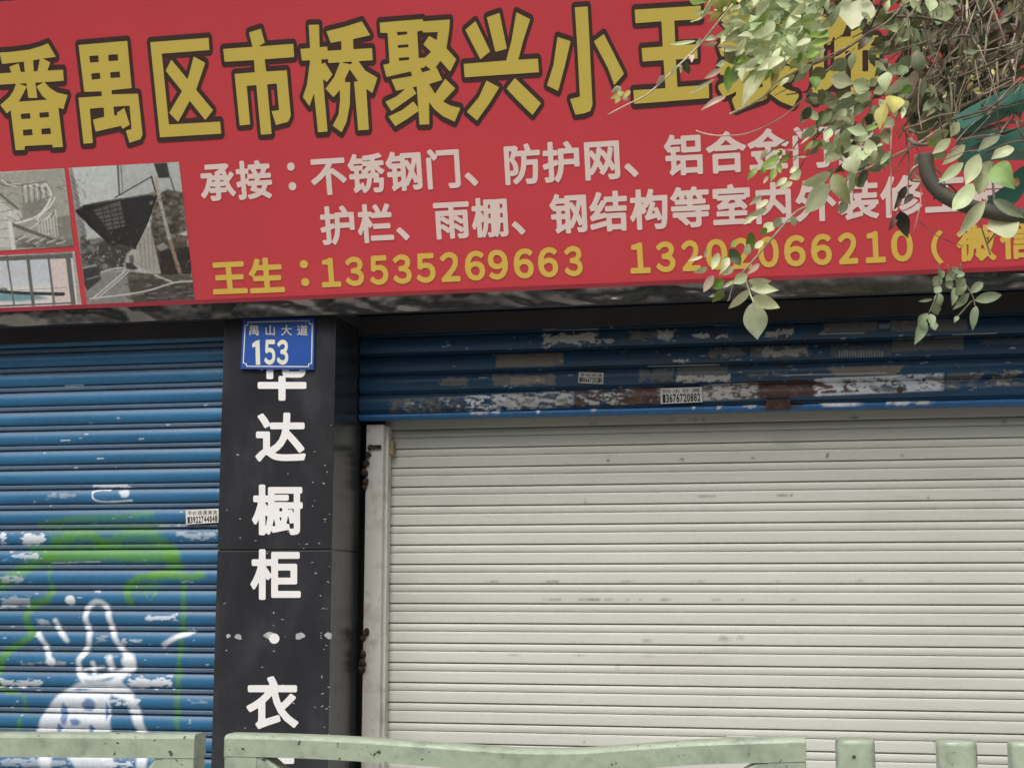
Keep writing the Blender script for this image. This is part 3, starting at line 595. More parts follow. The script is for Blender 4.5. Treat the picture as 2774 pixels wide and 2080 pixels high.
TITLE = [
 ((0, 100), 5.185, [[(-5, 225), (150, 215), (400, 185), (560, 140), (675, 95), (785, 285), (600, 310), (330, 352), (30, 385)], [(130, 425), (262, 375), (295, 510), (165, 515)], [(560, 315), (610, 312), (708, 365), (665, 478), (525, 490)],
   [(335, 340), (465, 320), (475, 500), (525, 860), (398, 862), (350, 500)], [(-120, 525), (165, 505), (885, 465), (895, 620), (630, 640), (0, 675), (-115, 680)], [(230, 650), (378, 700), (300, 850), (255, 925), (98, 1080), (5, 960), (130, 850), (190, 760)],
   [(510, 700), (620, 635), (700, 720), (800, 785), (950, 820), (890, 1020), (820, 995), (670, 890), (600, 840)], [(150, 1030), (255, 915), (670, 885), (820, 985), (885, 1550), (740, 1555), (735, 1515), (350, 1535), (345, 1590), (220, 1595)]],
  [[(290, 1085), (420, 1075), (430, 1150), (300, 1158)], [(552, 1068), (685, 1058), (690, 1130), (560, 1140)], [(322, 1310), (450, 1298), (460, 1382), (328, 1392)], [(580, 1295), (708, 1283), (718, 1365), (588, 1375)]]),
 ((190, 90), 5.35, [[(122, 175), (828, 115), (892, 800), (605, 830), (600, 890), (985, 880), (1050, 1470), (1020, 1540), (860, 1592), (808, 1415), (890, 1395), (862, 1055), (628, 1068), (640, 1195), (680, 1195), (682, 1155), (785, 1085), (865, 1330), (760, 1390), (740, 1345), (370, 1430), (330, 1255), (495, 1215), (488, 1080), (285, 1098), (330, 1595), (195, 1605), (120, 938), (460, 915), (455, 845), (205, 855)]],
  [[(278, 335), (408, 325), (415, 420), (288, 432)], [(552, 318), (690, 310), (698, 400), (558, 410)], [(305, 588), (432, 578), (440, 665), (315, 678)], [(580, 570), (718, 560), (728, 645), (588, 655)]]),
 ((390, 70), 5.186, [[(88, 235), (908, 172), (920, 345), (250, 395), (350, 1390), (1070, 1348), (1085, 1518), (225, 1570)], [(385, 480), (970, 1190), (862, 1328), (305, 635)], [(700, 435), (862, 525), (740, 880), (480, 1355), (355, 1225), (545, 905), (625, 715)]], []),
 ((590, 50), 4.88, [[(412, 190), (570, 140), (622, 325), (545, 368), (540, 400), (465, 400)], [(72, 408), (998, 340), (1010, 515), (620, 545), (640, 705), (912, 690), (965, 1290), (930, 1370), (770, 1412), (712, 1230), (810, 1215), (780, 865), (652, 875), (712, 1530), (570, 1540), (510, 885), (382, 895), (428, 1405), (290, 1418), (222, 738), (490, 715), (478, 555), (90, 578)]], []),
 ((800, 30), 4.74, [[(172, 182), (305, 178), (312, 465), (335, 640), (415, 1550), (292, 1560), (240, 1050), (190, 660), (190, 480)], [(65, 490), (410, 460), (420, 620), (85, 642)], [(190, 640), (335, 635), (240, 1060), (182, 1225), (98, 1105), (150, 950)], [(330, 690), (380, 665), (478, 820), (405, 915), (345, 870)],
   [(400, 265), (640, 205), (855, 135), (962, 315), (740, 365), (455, 412)], [(590, 390), (742, 360), (745, 490), (735, 650), (595, 660)], [(410, 515), (985, 480), (995, 635), (425, 672)], [(575, 660), (720, 690), (690, 770), (560, 1030), (492, 1110), (388, 1000), (500, 850)],
   [(695, 745), (740, 635), (810, 645), (900, 770), (1055, 860), (990, 1055), (905, 1000), (800, 895)], [(570, 920), (705, 915), (700, 1200), (660, 1420), (595, 1560), (480, 1475), (555, 1330), (575, 1150)], [(755, 910), (905, 900), (945, 1525), (808, 1535)], [(560, 1000), (570, 900), (640, 880), (640, 940)]], []),
 ((1010, 20), 4.74, [[(88, 200), (640, 155), (645, 185), (990, 160), (980, 300), (945, 530), (1072, 670), (992, 830), (868, 690), (800, 785), (740, 800), (668, 745), (672, 770), (490, 825), (175, 898), (135, 742), (215, 722), (190, 335), (95, 330)], [(482, 815), (610, 790), (720, 990), (725, 1505), (600, 1510), (565, 1030)], [(238, 930), (480, 890), (820, 780), (892, 935), (720, 990), (510, 1030), (300, 1075)],
   [(420, 1050), (510, 1030), (560, 1110), (420, 1210), (240, 1335), (160, 1215), (300, 1150)], [(520, 1210), (580, 1290), (585, 1335), (450, 1430), (290, 1530), (200, 1405), (380, 1320)], [(640, 1000), (720, 985), (800, 1115), (905, 1215), (1000, 1265), (1125, 1295), (1050, 1472), (900, 1400), (790, 1310), (700, 1190)], [(930, 920), (1058, 1045), (895, 1220), (795, 1120)]],
  [[(570, 315), (635, 300), (645, 328), (835, 320), (820, 425), (722, 370), (650, 480), (750, 575), (670, 650), (590, 655)], [(310, 320), (442, 315), (440, 350), (315, 365)], [(318, 490), (458, 478), (455, 515), (325, 528)], [(335, 652), (468, 642), (465, 680), (338, 692)]]),
 ((1240, 10), 4.88, [[(100, 350), (235, 235), (428, 635), (300, 740)], [(385, 185), (552, 125), (650, 600), (498, 642)], [(775, 118), (958, 210), (870, 480), (800, 745), (1060, 730), (1075, 910), (92, 978), (78, 800), (640, 755), (710, 500)], [(380, 1020), (550, 1110), (420, 1320), (255, 1548), (120, 1432), (280, 1240)], [(755, 985), (1100, 1320), (990, 1475), (800, 1290), (645, 1125)]], []),
 ((1460, 0), 4.608, [[(448, 95), (608, 85), (630, 500), (668, 1310), (640, 1390), (560, 1420), (455, 1435), (388, 1240), (512, 1210), (480, 600)], [(232, 465), (395, 518), (330, 800), (240, 1140), (100, 1070), (180, 820)], [(810, 428), (1062, 925), (940, 1065), (860, 850), (685, 520)]], []),
 ((1460, 0), 4.608, [[(1195, 125), (2020, 75), (2022, 245), (1690, 262), (1702, 570), (1975, 555), (1980, 735), (1710, 745), (1728, 1090), (2120, 1060), (2125, 1228), (1190, 1300), (1178, 1130), (1580, 1105), (1555, 755), (1295, 772), (1282, 605), (1545, 585), (1530, 270), (1205, 295)]], []),
]
MET = (1.0, 9.5/15.0)
Vy, Fy, Vb, Fb = [], [], [], []
def put(Vl, Fl, v, f, d):
    o = len(Vl); Vl += [tuple(q) for q in SP(v, d)]; Fl += [tuple(i+o for i in q) for q in f]
for n_, (o_, s_, polys, holes) in enumerate(TITLE):
    T = lambda p: np.asarray(p, float)/s_+np.array(o_)
    polys = [T(p) for p in polys]; holes = [T(p) for p in holes]
    al = np.vstack(polys); lo = al.min(0)-20; hi = al.max(0)+20; h = 1.4; nx = int((hi[0]-lo[0])/h)+2; ny = int((hi[1]-lo[1])/h)+2
    X, Y = np.meshgrid(lo[0]+np.arange(nx)*h, lo[1]+np.arange(ny)*h); P = np.stack([X.ravel(), Y.ravel()], 1)
    v, f = contour_fill(poly_field(P, polys, holes).reshape(ny, nx), lo[0], lo[1], h, nx, ny); put(Vy, Fy, v, f, 0.0024)
    v, f = contour_fill((poly_field(P, polys, holes, MET)+9.3).reshape(ny, nx), lo[0], lo[1], h, nx, ny); put(Vb, Fb, v, f, 0.0008+0.00012*(n_ % 3))
for k, (ch, x0, y0, x1, y1) in enumerate([('装', 1945, 18, 2165, 285), ('饰', 2172, 2, 2392, 268)]):
    for bold, Vl, Fl, d in ((0.033, Vy, Fy, 0.0024), (0.078, Vb, Fb, 0.0008+0.00012*k)):
        v, f = glyph_fill(ch, bold); hh = v[:, 1]
        p = np.stack([x0+v[:, 0]*(x1-x0), y1-(hh+0.08)/0.92*(y1-y0)-0.05*(v[:, 0]-.5)*(x1-x0)+0*hh], 1); p[:, 0] -= 0.035*(y1-p[:, 1])*0
        put(Vl, Fl, p, f, d)
mesh_obj('title_outline', Vb, Fb, M_brn, sign); mesh_obj('title_lettering', Vy, Fy, M_yel, sign)
# smaller lines: glyphs set on the sloping face
def scale_at(px, py):
    a = SP((px, py))[0]; e = 0.01
    p0, p1, p2_ = proj([a, a+np.array((e, 0, 0)), a+SU*e]); return a, np.linalg.norm(p1-p0)/e, np.linalg.norm(p2_-p0)/e
def line_cjk(chars, x0, y0, adv_px0, eh, bold, name, mat, d=0.0016, wfac=0.97):
    """even-pitch line: first em box starts at (x0, baseline bottom y0); pitch given in pixels at the start"""
    a, kx, ky = scale_at(x0, y0); pitch = adv_px0/kx; em_h = eh/ky; V = []; Fa = []
    for i, ch in enumerate(chars):
        if ch == ' ': continue
        v, f = glyph_fill(ch, bold)
        if ch == '：': v = v+np.array((0.27, 0.09))
        w3 = a+np.stack([(i+v[:, 0]*wfac)*pitch, np.zeros(len(v)), np.zeros(len(v))], 1)+SU*((v[:, 1]+0.08)*em_h)[:, None]+SN*d
        o = len(V); V += [tuple(q) for q in w3]; Fa += [tuple(j+o for j in q) for q in f]
    return V, Fa
def phrases(txt, x0, y0, adv, eh, name, mat):
    """the line is set phrase by phrase: each run up to its comma or colon is a part"""
    st = 0
    for i, ch in enumerate(txt):
        if ch in '、：' or i == len(txt)-1:
            seg = ' '*st+txt[st:i+1]; V, Fa = line_cjk(seg, x0, y0, adv, eh, 0.030, '', None); mesh_obj(name, V, Fa, mat, sign); st = i+1
phrases('承接：不锈钢门、防护网、铝合金门窗', 546, 545, 98.2, 107, 'service_lettering', M_lil)
phrases('护栏、雨棚、钢结构等室内外装修工程', 871, 662, 100.4, 107, 'service_lettering', M_lil)
V3, F3 = line_cjk('王生：', 577, 799, 99.5, 98, 0.036, '', None); mesh_obj('contact_lettering', V3, F3, M_gold, sign); V3, F3 = [], []
DG = [('１', 873, 925), ('３', 938, 988), ('５', 1004, 1054), ('３', 1067, 1117), ('５', 1130, 1182), ('２', 1196, 1248), ('６', 1262, 1316), ('９', 1325, 1379), ('６', 1394, 1448), ('６', 1460, 1514), ('３', 1531, 1580),
      ('１', 1709, 1763), ('３', 1779, 1831), ('２', 1849, 1898), ('０', 1914, 1973), ('２', 1985, 2038), ('０', 2056, 2112), ('６', 2126, 2184), ('６', 2199, 2255), ('２', 2273, 2325), ('１', 2346, 2400), ('０', 2416, 2475)]
for ch, a, b in DG:
    v, f = glyph_fill(ch, 0.036, 1/80, (1.0, 1.0)); lo = v.min(0); hi = v.max(0); u = (v-lo)/(hi-lo)
    base = 779-(a-873)*0.0445; hgt = 79+(a-873)*0.0045
    p = np.stack([a+u[:, 0]*(b-a), base-u[:, 1]*hgt-0.045*u[:, 0]*(b-a)], 1); p[:, 0] -= (0.075-0.03*(a-873)/1500)*u[:, 1]*hgt
    put(V3, F3, p, f, 0.0016)
    if a in (1531, 2416): mesh_obj('phone_number', V3, F3, M_gold, sign); V3, F3 = [], []
for ch, a, b, y0, y1 in [('（', 2524, 2556, 625, 716), ('微', 2592, 2700, 612, 710), ('信', 2710, 2815, 606, 704), ('）', 2845, 2880, 600, 700)]:
    v, f = glyph_fill(ch, 0.033); lo = v.min(0); hi = v.max(0); u = (v-lo)/(hi-lo)
    put(V3, F3, np.stack([a+u[:, 0]*(b-a)-0.03*u[:, 1]*(y1-y0), y1-u[:, 1]*(y1-y0)-0.04*u[:, 0]*(b-a)], 1), f, 0.0016)
mesh_obj('contact_lettering', V3, F3, M_gold, sign)
# printed photographs on the banner
M_print = material('printed photograph', vc=True, rough=0.45, var=0.03)
def printed(name, c4, nu, nv, base, painter):
    u, v = np.meshgrid(np.linspace(0, 1, nu), np.linspace(0, 1, nv)); tl, tr, br, bl = [np.array(p, float) for p in c4]
    P = (tl*(1-u)[..., None]*(1-v)[..., None]+tr*u[..., None]*(1-v)[..., None]+br*(u*v)[..., None]+bl*((1-u)*v)[..., None]).reshape(-1, 2)
    cv = Canvas(P, base); painter(cv)
    n_ = fnoise(P[:, 0]/7, P[:, 1]/7, 71, 4); cv.c = cv.c*(1+0.30*(n_-.5)[:, None]*np.clip(1.1-cv.c.mean(1), .2, 1)[:, None]*2); cv.grain(.05, 5, 77)
    mesh_obj(name, SP(P, 0.0014), grid_faces(nv, nu)[:, ::-1], M_print, sign, False, np.clip(cv.c, .004, .8))
q4 = lambda pts: [(x/2.212, 400+y/2.212) for x, y in pts]
def ph_street(cv):
    Pp = cv.P; ft = fnoise(Pp[:, 0]/14, Pp[:, 1]/14, 5)
    cv.mix(np.clip((Pp[:, 1]-440)/280, 0, 1)*0.5, paint(150, 148, 142))
    cv.poly(q4([(700, 90), (1100, 80), (1110, 300), (720, 290)]), paint(178, 182, 176), 4, .7)
    cv.line(q4([(705, 100), (715, 280)]), 5, paint(96, 98, 98)); cv.line(q4([(725, 110), (735, 260)]), 3, paint(110, 112, 110))
    cv.poly(q4([(415, 115), (430, 110), (520, 520), (500, 900), (480, 880)]), paint(150, 150, 146), 3)
    for k in range(12): cv.line(q4([(425+k*6, 170+k*33), (455+k*6, 205+k*33)]), 2.5, paint(70, 70, 70), a=.8)
    cv.poly(q4([(480, 570), (600, 540), (720, 590), (760, 700), (690, 740), (500, 760)]), paint(82, 80, 74), 6); k = (ft-.5)*2; 
    for i in range(60):
        a, b = random.uniform(480, 760), random.uniform(540, 730); cv.blob(*q4([(a, b)])[0], 9, 6, random.choice([paint(60, 58, 52), paint(110, 108, 100), paint(140, 138, 130)]), a=.6, rough=.6, seed=i)
    cv.poly(q4([(455, 380), (500, 345), (930, 270), (945, 290), (880, 440), (800, 610), (640, 560), (540, 480)]), paint(48, 46, 46), 2.5)
    cv.poly(q4([(560, 375), (720, 320), (750, 470), (650, 500)]), paint(112, 112, 110), 4, .65)
    for k in range(6): cv.line(q4([(545+k*22, 395+k*20), (760+k*6, 345+k*26)]), 3, paint(40, 38, 38), a=.9)
    for k in range(4): cv.line(q4([(610+k*45, 350), (650+k*45, 560)]), 3, paint(44, 42, 42), a=.8)
    cv.line(q4([(470, 370), (560, 335), (935, 275)]), 4, paint(104, 104, 104)); cv.line(q4([(690, 300), (908, 175)]), 4, paint(84, 84, 84)); cv.line(q4([(908, 175), (935, 275)]), 5, paint(70, 70, 70))
    cv.poly(q4([(920, 95), (1000, 90), (1020, 180), (950, 185)]), paint(64, 62, 62), 3); cv.line(q4([(1020, 180), (1045, 260)]), 4, paint(90, 90, 88))
    cv.poly(q4([(930, 290), (1000, 250), (1100, 270), (1140, 760), (960, 760), (900, 480)]), paint(84, 78, 68), 6)
    for i in range(90):
        a, b = random.uniform(910, 1140), random.uniform(270, 560); cv.blob(*q4([(a, b)])[0], 10, 6, random.choice([paint(54, 50, 44), paint(116, 108, 96), paint(140, 132, 120)]), a=.6, rough=.7, seed=i)
    cv.poly(q4([(1065, 520), (1120, 500), (1120, 530)]), paint(200, 198, 192), 3); cv.poly(q4([(950, 620), (1150, 590), (1150, 760), (960, 770)]), paint(52, 46, 42), 6)
    cv.poly(q4([(935, 590), (980, 570), (1010, 600), (960, 620)]), paint(150, 144, 136), 3)
    cv.poly(q4([(740, 615), (805, 605), (818, 730), (750, 735)]), paint(176, 174, 168), 4); cv.poly(q4([(770, 650), (800, 640), (806, 690), (780, 700)]), paint(110, 106, 100), 3); cv.poly(q4([(600, 560), (800, 600), (760, 640), (740, 720), (680, 730), (590, 640)]), paint(72, 68, 62), 8); cv.poly(q4([(880, 465), (900, 480), (965, 755), (930, 760), (810, 700), (815, 600)]), paint(168, 164, 154), 3)
    for k in range(4): cv.line(q4([(840+k*22, 560-k*20), (850+k*25, 720+k*8)]), 2, paint(120, 116, 108), a=.8)
    cv.line(q4([(935, 180), (955, 300), (1020, 560), (1085, 770)]), 9, paint(176, 168, 156)); cv.line(q4([(1020, 560), (1085, 770)]), 8, paint(150, 126, 104))
    cv.poly(q4([(500, 860), (610, 750), (760, 740), (800, 935), (520, 945)]), paint(138, 138, 132), 4); cv.poly(q4([(760, 740), (930, 760), (1165, 800), (1170, 915), (800, 935), (770, 830)]), paint(82, 74, 68), 6)
    for k in range(50): a, b = random.uniform(770, 1160), random.uniform(760, 920); cv.blob(*q4([(a, b)])[0], 16, 3, random.choice([paint(58, 52, 48), paint(112, 104, 96)]), a=.6, rough=.8, seed=k)
    cv.poly(q4([(930, 760), (1150, 765), (1160, 800), (1010, 810)]), paint(92, 86, 78), 4)
    cv.line(q4([(745, 745), (560, 900)]), 4, paint(196, 196, 190)); cv.line(q4([(770, 745), (600, 890)]), 3, paint(196, 196, 190)); cv.line(q4([(540, 905), (850, 865), (1040, 810), (1155, 800)]), 4, paint(200, 196, 188)); cv.line(q4([(930, 765), (1030, 805)]), 5, paint(190, 186, 176))
    cv.poly(q4([(495, 700), (540, 680), (590, 700), (605, 790), (520, 860), (505, 830)]), paint(62, 62, 60), 4); cv.line(q4([(500, 720), (570, 705)]), 6, paint(150, 150, 146)); cv.line(q4([(520, 790), (590, 770)]), 4, paint(130, 130, 126))
    cv.line(q4([(610, 745), (690, 725), (750, 720)]), 5, paint(186, 186, 180)); cv.poly(q4([(752, 690), (790, 690), (830, 725), (800, 735), (755, 725)]), paint(66, 64, 62), 4)
def clutter(cv, n, xr, yr, cols, L=(8, 40), seed=0, ang=(0, 3.14), w=(1.2, 3.4)):
    r = random.Random(seed)
    for k in range(n):
        x = r.uniform(*xr); y = r.uniform(*yr); a = r.uniform(*ang); l = r.uniform(*L)
        cv.line(q4([(x, y), (x+l*math.cos(a), y+l*math.sin(a))]), r.uniform(*w), r.choice(cols), a=r.uniform(.35, .9), smooth=False)
TONES = [paint(40, 38, 36), paint(70, 66, 62), paint(112, 108, 102), paint(156, 152, 144), paint(196, 194, 186)]
def ph_street2(cv):
    ph_street(cv)
    clutter(cv, 70, (490, 740), (560, 720), TONES, (5, 22), 1); clutter(cv, 60, (930, 1130), (280, 560), TONES[:4], (5, 24), 2); clutter(cv, 40, (960, 1150), (600, 760), TONES[:3], (8, 30), 3)
    clutter(cv, 40, (780, 1160), (770, 920), TONES[:4], (15, 60), 4, (-.25, .1)); clutter(cv, 30, (430, 520), (150, 520), TONES, (8, 26), 5, (.6, 1.3)); clutter(cv, 24, (640, 820), (480, 600), TONES[:3], (10, 30), 6)
    cv.poly(q4([(455, 378), (500, 345), (560, 340), (548, 380), (520, 430)]), paint(38, 36, 36), 3, .8); cv.line(q4([(455, 380), (640, 560), (700, 580)]), 5, paint(36, 34, 34)); cv.line(q4([(935, 290), (885, 440), (805, 605)]), 6, paint(34, 33, 33))
def ph_stair2(cv):
    ph_stair(cv); clutter(cv, 70, (0, 420), (180, 590), TONES[1:], (10, 60), 7, (-.5, 1.2), (1, 2.4)); clutter(cv, 30, (60, 430), (520, 600), TONES, (10, 50), 8, (-.2, .5))
printed('printed_photo', q4([(412, 122), (1072, 86), (1168, 912), (522, 945)]), 170, 200, paint(206, 212, 206), ph_street2)
def ph_stair(cv):
    cv.poly(q4([(-100, 170), (200, 140), (380, 130), (440, 590), (-100, 620)]), paint(172, 170, 158), 4); cv.poly(q4([(-60, 260), (70, 370), (60, 600), (-60, 600)]), paint(206, 206, 196), 8)
    cv.poly(q4([(330, 420), (440, 400), (440, 590), (340, 560)]), paint(140, 138, 126), 6); cv.poly(q4([(100, 540), (430, 560), (430, 610), (100, 600)]), paint(104, 98, 90), 8, .8)
    LT = paint(226, 224, 214); DK = paint(96, 94, 86)
    cv.poly(q4([(130, 330), (280, 300), (300, 340), (220, 420), (140, 430)]), paint(142, 140, 130), 6)
    for k in range(6): cv.line(q4([(-20+k*30, 180+k*12), (40+k*38, 232-k*2), (280, 205+k*22)]), 3, LT if k % 2 else DK, a=.8)
    for k in range(9): cv.line(q4([(130+k*18, 230-k*2), (142+k*17, 330-k*3)]), 2.4, LT if k % 2 else DK, a=.85)
    cv.line(q4([(70, 460), (180, 430), (250, 390), (300, 310), (300, 260), (270, 215)]), 6, LT); cv.line(q4([(220, 430), (300, 350), (330, 300)]), 4, LT)
    for k in range(8): cv.line(q4([(150+k*26, 500-k*14), (270+k*9, 420-k*6)]), 3.4, LT if k % 3 else DK, a=.9)
    for k in range(7): cv.line(q4([(228+k*18, 430-k*4), (240+k*18, 530)]), 2.4, LT, a=.8)
    cv.line(q4([(60, 455), (230, 520), (430, 590)]), 9, paint(112, 106, 98)); cv.line(q4([(60, 455), (80, 600)]), 12, LT); cv.line(q4([(-10, 270), (110, 370)]), 6, paint(110, 108, 98)); cv.blob(*q4([(90, 405)])[0], 22, 18, LT, a=.7)
    for k in range(5): cv.line(q4([(100+k*60, 560+k*4), (150+k*60, 530+k*8)]), 4, LT, a=.7)
    for k in range(4): cv.line(q4([(-20, 390+k*50), (50, 380+k*54)]), 3, DK, a=.5)
printed('printed_photo', q4([(-90, 150), (385, 125), (442, 592), (-60, 622)]), 130, 120, paint(190, 188, 176), ph_stair2)
def ph_window(cv):
    FR = paint(106, 104, 100)
    cv.poly(q4([(0, 640), (410, 640), (420, 800), (0, 840)]), paint(206, 210, 214), 20); cv.poly(q4([(-60, 840), (440, 820), (440, 930), (-60, 950)]), paint(226, 220, 214), 8)
    cv.poly(q4([(300, 660), (420, 655), (430, 920), (320, 930)]), paint(222, 206, 198), 12); cv.poly(q4([(-20, 880), (60, 860), (220, 880), (290, 905), (120, 922), (-20, 920)]), paint(124, 160, 166), 7); cv.blob(*q4([(20, 850)])[0], 14, 6, paint(70, 96, 96), a=.8)
    cv.line(q4([(-20, 862), (150, 872), (380, 878)]), 9, paint(52, 58, 56)); cv.poly(q4([(380, 870), (330, 866), (330, 890), (378, 888)]), paint(52, 58, 56), 3); cv.line(q4([(100, 855), (400, 838)]), 2, paint(170, 166, 160))
    for a, b, w_ in [((40, 650), (85, 945), 5), ((165, 650), (200, 945), 9), ((288, 640), (325, 940), 6), ((405, 640), (440, 935), 13)]: cv.line(q4([a, b]), w_, FR, smooth=False)
    cv.line(q4([(-60, 668), (430, 648)]), 13, FR); cv.line(q4([(-60, 952), (450, 930)]), 5, FR); cv.line(q4([(-60, 640), (430, 628)]), 6, paint(146, 144, 134)); cv.poly(q4([(432, 630), (452, 628), (490, 935), (465, 940)]), paint(180, 176, 160), 3)
    cv.line(q4([(-60, 968), (480, 945)]), 5, paint(214, 210, 200))
printed('printed_photo', q4([(-60, 650), (447, 622), (490, 945), (-30, 972)]), 130, 80, paint(214, 218, 220), ph_window)

# ================================================================== house number plate
pl = thing('house_number_plate', 'small blue enamel street number plate 153 fixed at the top of the pillar', 'number plate')
M_plate = material('blue enamel', paint(44, 82, 158), 0.28, var=0.05, scale=10)
M_ivory = material('ivory enamel', paint(222, 220, 200), 0.35, var=0.06, scale=20)
def slab_px(c4, Y, th_, mat, name, parent):
    f_ = WN(c4, Y); b_ = f_+np.array((0, th_, 0)); n = len(f_)
    m = MB(); m.add(np.vstack([f_, b_]), [tuple(range(n-1, -1, -1)), tuple(range(n, 2*n))]+[(i, (i+1) % n, (i+1) % n+n, i+n) for i in range(n)]); return m.build(name, mat, parent)
slab_px([(658, 866), (852, 861), (850, 1001), (652, 999)], -0.012, 0.0095, M_plate, 'plate', pl)
def stroke_px(mb, pts, w_, Y, closed=False):
    p = np.asarray(pts, float); n = len(p)
    for i in range(n if closed else n-1):
        a, b = p[i], p[(i+1) % n]; d = (b-a)/np.linalg.norm(b-a); nn = np.array((-d[1], d[0]))*w_/2; a2 = a-d*w_*.4; b2 = b+d*w_*.4
        mb.add(WN([a2-nn, b2-nn, b2+nn, a2+nn], Y-0.00015*(i % 2)), [(0, 1, 2, 3)])
M_scr = material('screw steel', (0.3, 0.3, 0.3), 0.4, metal=1)
m = MB(); stroke_px(m, [(672, 873), (837, 869), (838, 877), (846, 879), (844, 984), (836, 986), (836, 993), (668, 992), (667, 985), (659, 983), (664, 883), (671, 880)], 2.6, -0.0128, True); m.build('border', M_ivory, pl)
M_sn = material('street name enamel', paint(200, 194, 170), 0.4)
for ch, x in (('禺', 688), ('山', 732), ('大', 776), ('道', 819)): text_on_wall([(ch, x, 895, 31, 30)], 0.014, M_sn, 'street_name_character', pl, -0.0128)
V, Fa = [], []
one = np.array([(690, 925), (703, 920), (705, 988), (693, 988), (692, 938), (684, 942), (683, 932)], float); V += [tuple(q) for q in WN(one, -0.0128)]; Fa.append(tuple(range(7)))
for ch, a, b in [('５', 716, 746), ('３', 750, 781)]:
    v, f = glyph_fill(ch if ch != '１' else '1', 0.035, met=(1.0, 1.0)); lo = v.min(0); hi = v.max(0); u = (v-lo)/(hi-lo); o = len(V)
    V += [tuple(q) for q in WN(np.stack([a+u[:, 0]*(b-a), 988-u[:, 1]*68], 1), -0.0128)]; Fa += [tuple(i+o for i in q) for q in f]
mesh_obj('number', V, Fa, M_ivory, pl)
for x, y in [(682, 878), (828, 874)]:
    m = MB(); m.add(WN(np.stack([x+2.4*np.cos(th), y+2.4*np.sin(th)], 1), -0.0134), [tuple(range(20))]); m.build('screw', M_scr, pl)

# ================================================================== small paper adverts on the shutters
M_paper = material('sticker paper', paint(214, 212, 206), 0.6, var=0.08, scale=30); M_ink = material('black ink', paint(40, 38, 38), 0.6, var=0.1)
def sticker(c4, Y, rows_, label):
    t = thing('advert_sticker', label, 'sticker', 'paper adverts stuck on the shutters'); slab_px(c4, Y, 0.0006, M_paper, 'paper', t)
    tl, tr, br, bl = [np.array(p, float) for p in c4]; V, Fa = [], []
    for txt, v0, v1, bold in rows_:
        n = len(txt)
        for i, ch in enumerate(txt):
            g, f = glyph_fill(ch, bold, 1/40); lo = g.min(0); hi = g.max(0); u = (g-lo)/(hi-lo)
            uu = 0.04+0.92*(i+0.08+0.84*u[:, 0])/n; vv = v1+(v0-v1)*u[:, 1]
            P = (1-uu)[:, None]*((1-vv)[:, None]*tl+vv[:, None]*bl)+uu[:, None]*((1-vv)[:, None]*tr+vv[:, None]*br); o = len(V)
            V += [tuple(q) for q in WN(P, Y-0.0007)]; Fa += [tuple(j+o for j in q) for q in f]
    mesh_obj('printed_text', V, Fa, M_ink, t)
sticker([(503, 1381), (592, 1377), (593, 1415), (504, 1420)], Y_BL-0.017, [('平价疏通清洁', .10, .40, .0), ('13922744848', .48, .94, .03)], 'white paper advert on the left blue shutter beside the pillar')
sticker([(1568, 1008), (1635, 1010), (1634, 1040), (1566, 1037)], Y_BU-0.017, [('专业疏通', .10, .38, .0), ('18666720218', .45, .92, .03)], 'small white paper advert alone on the third dark blue slat')
sticker([(1789, 1052), (1901, 1048), (1903, 1089), (1790, 1094)], Y_BU-0.017, [('防水补漏', .08, .34, .0), ('13676720882', .40, .94, .03)], 'large white paper advert on the rusty bottom slat of the raised shutter')
sticker([(1757, 862), (1872, 855), (1872, 866), (1758, 873)], Y_BU-0.018, [('102666161188', .1, .92, .03)], 'thin half covered paper advert at the very top of the raised shutter')
# @@FENCE
# ================================================================== green guard railing in front
YF = -3.30
M_fence = material('weathered pale green paint', paint(164, 176, 154), 0.36, spots=(paint(74, 68, 58), 95, 0.66), var=0.28, scale=30, dirt=paint(88, 98, 84), dirt_scale=30, dirt_amt=0.5, bump=0.15, bscale=60, rvar=0.1)
GRP = 'green railing panels along the pavement'
def bar(mb, p0, p1, hw, dep=0.05, bev=0.004):
    """square tube between two points of the railing plane"""
    p0 = np.array(p0, float); p1 = np.array(p1, float); d = p1-p0; L = np.linalg.norm(d); d /= L; n = np.array((-d[2], 0, d[0]))
    b = bmesh.new(); bmesh.ops.create_cube(b, size=1)
    for q in b.verts:
        v = (p0+p1)/2+d*q.co.x*L+n*q.co.z*2*hw+np.array((0, 1, 0))*q.co.y*dep; q.co = Vector(v)
    bmesh.ops.bevel(b, geom=list(b.edges), offset=bev, segments=3, profile=0.5, affect='EDGES'); mb.bm(b)
def prism(mb, pts, y0, y1, bev=0.004):
    b = bmesh.new(); vs = [b.verts.new((p[0], y0, p[2])) for p in pts]; f = b.faces.new(vs)
    r = bmesh.ops.extrude_face_region(b, geom=[f]); 
    for q in r['geom']:
        if isinstance(q, bmesh.types.BMVert): q.co.y = y1
    bmesh.ops.recalc_face_normals(b, faces=list(b.faces)); bmesh.ops.bevel(b, geom=list(b.edges), offset=bev, segments=3, profile=0.5, affect='EDGES'); mb.bm(b)
Fp = lambda x, y: W(x, y, YF-0.020)
ZB = 0.16
def rail_profile(top, bot, y0, y1): # rail following a curve: list of (x, ztop, zbot)
    pass
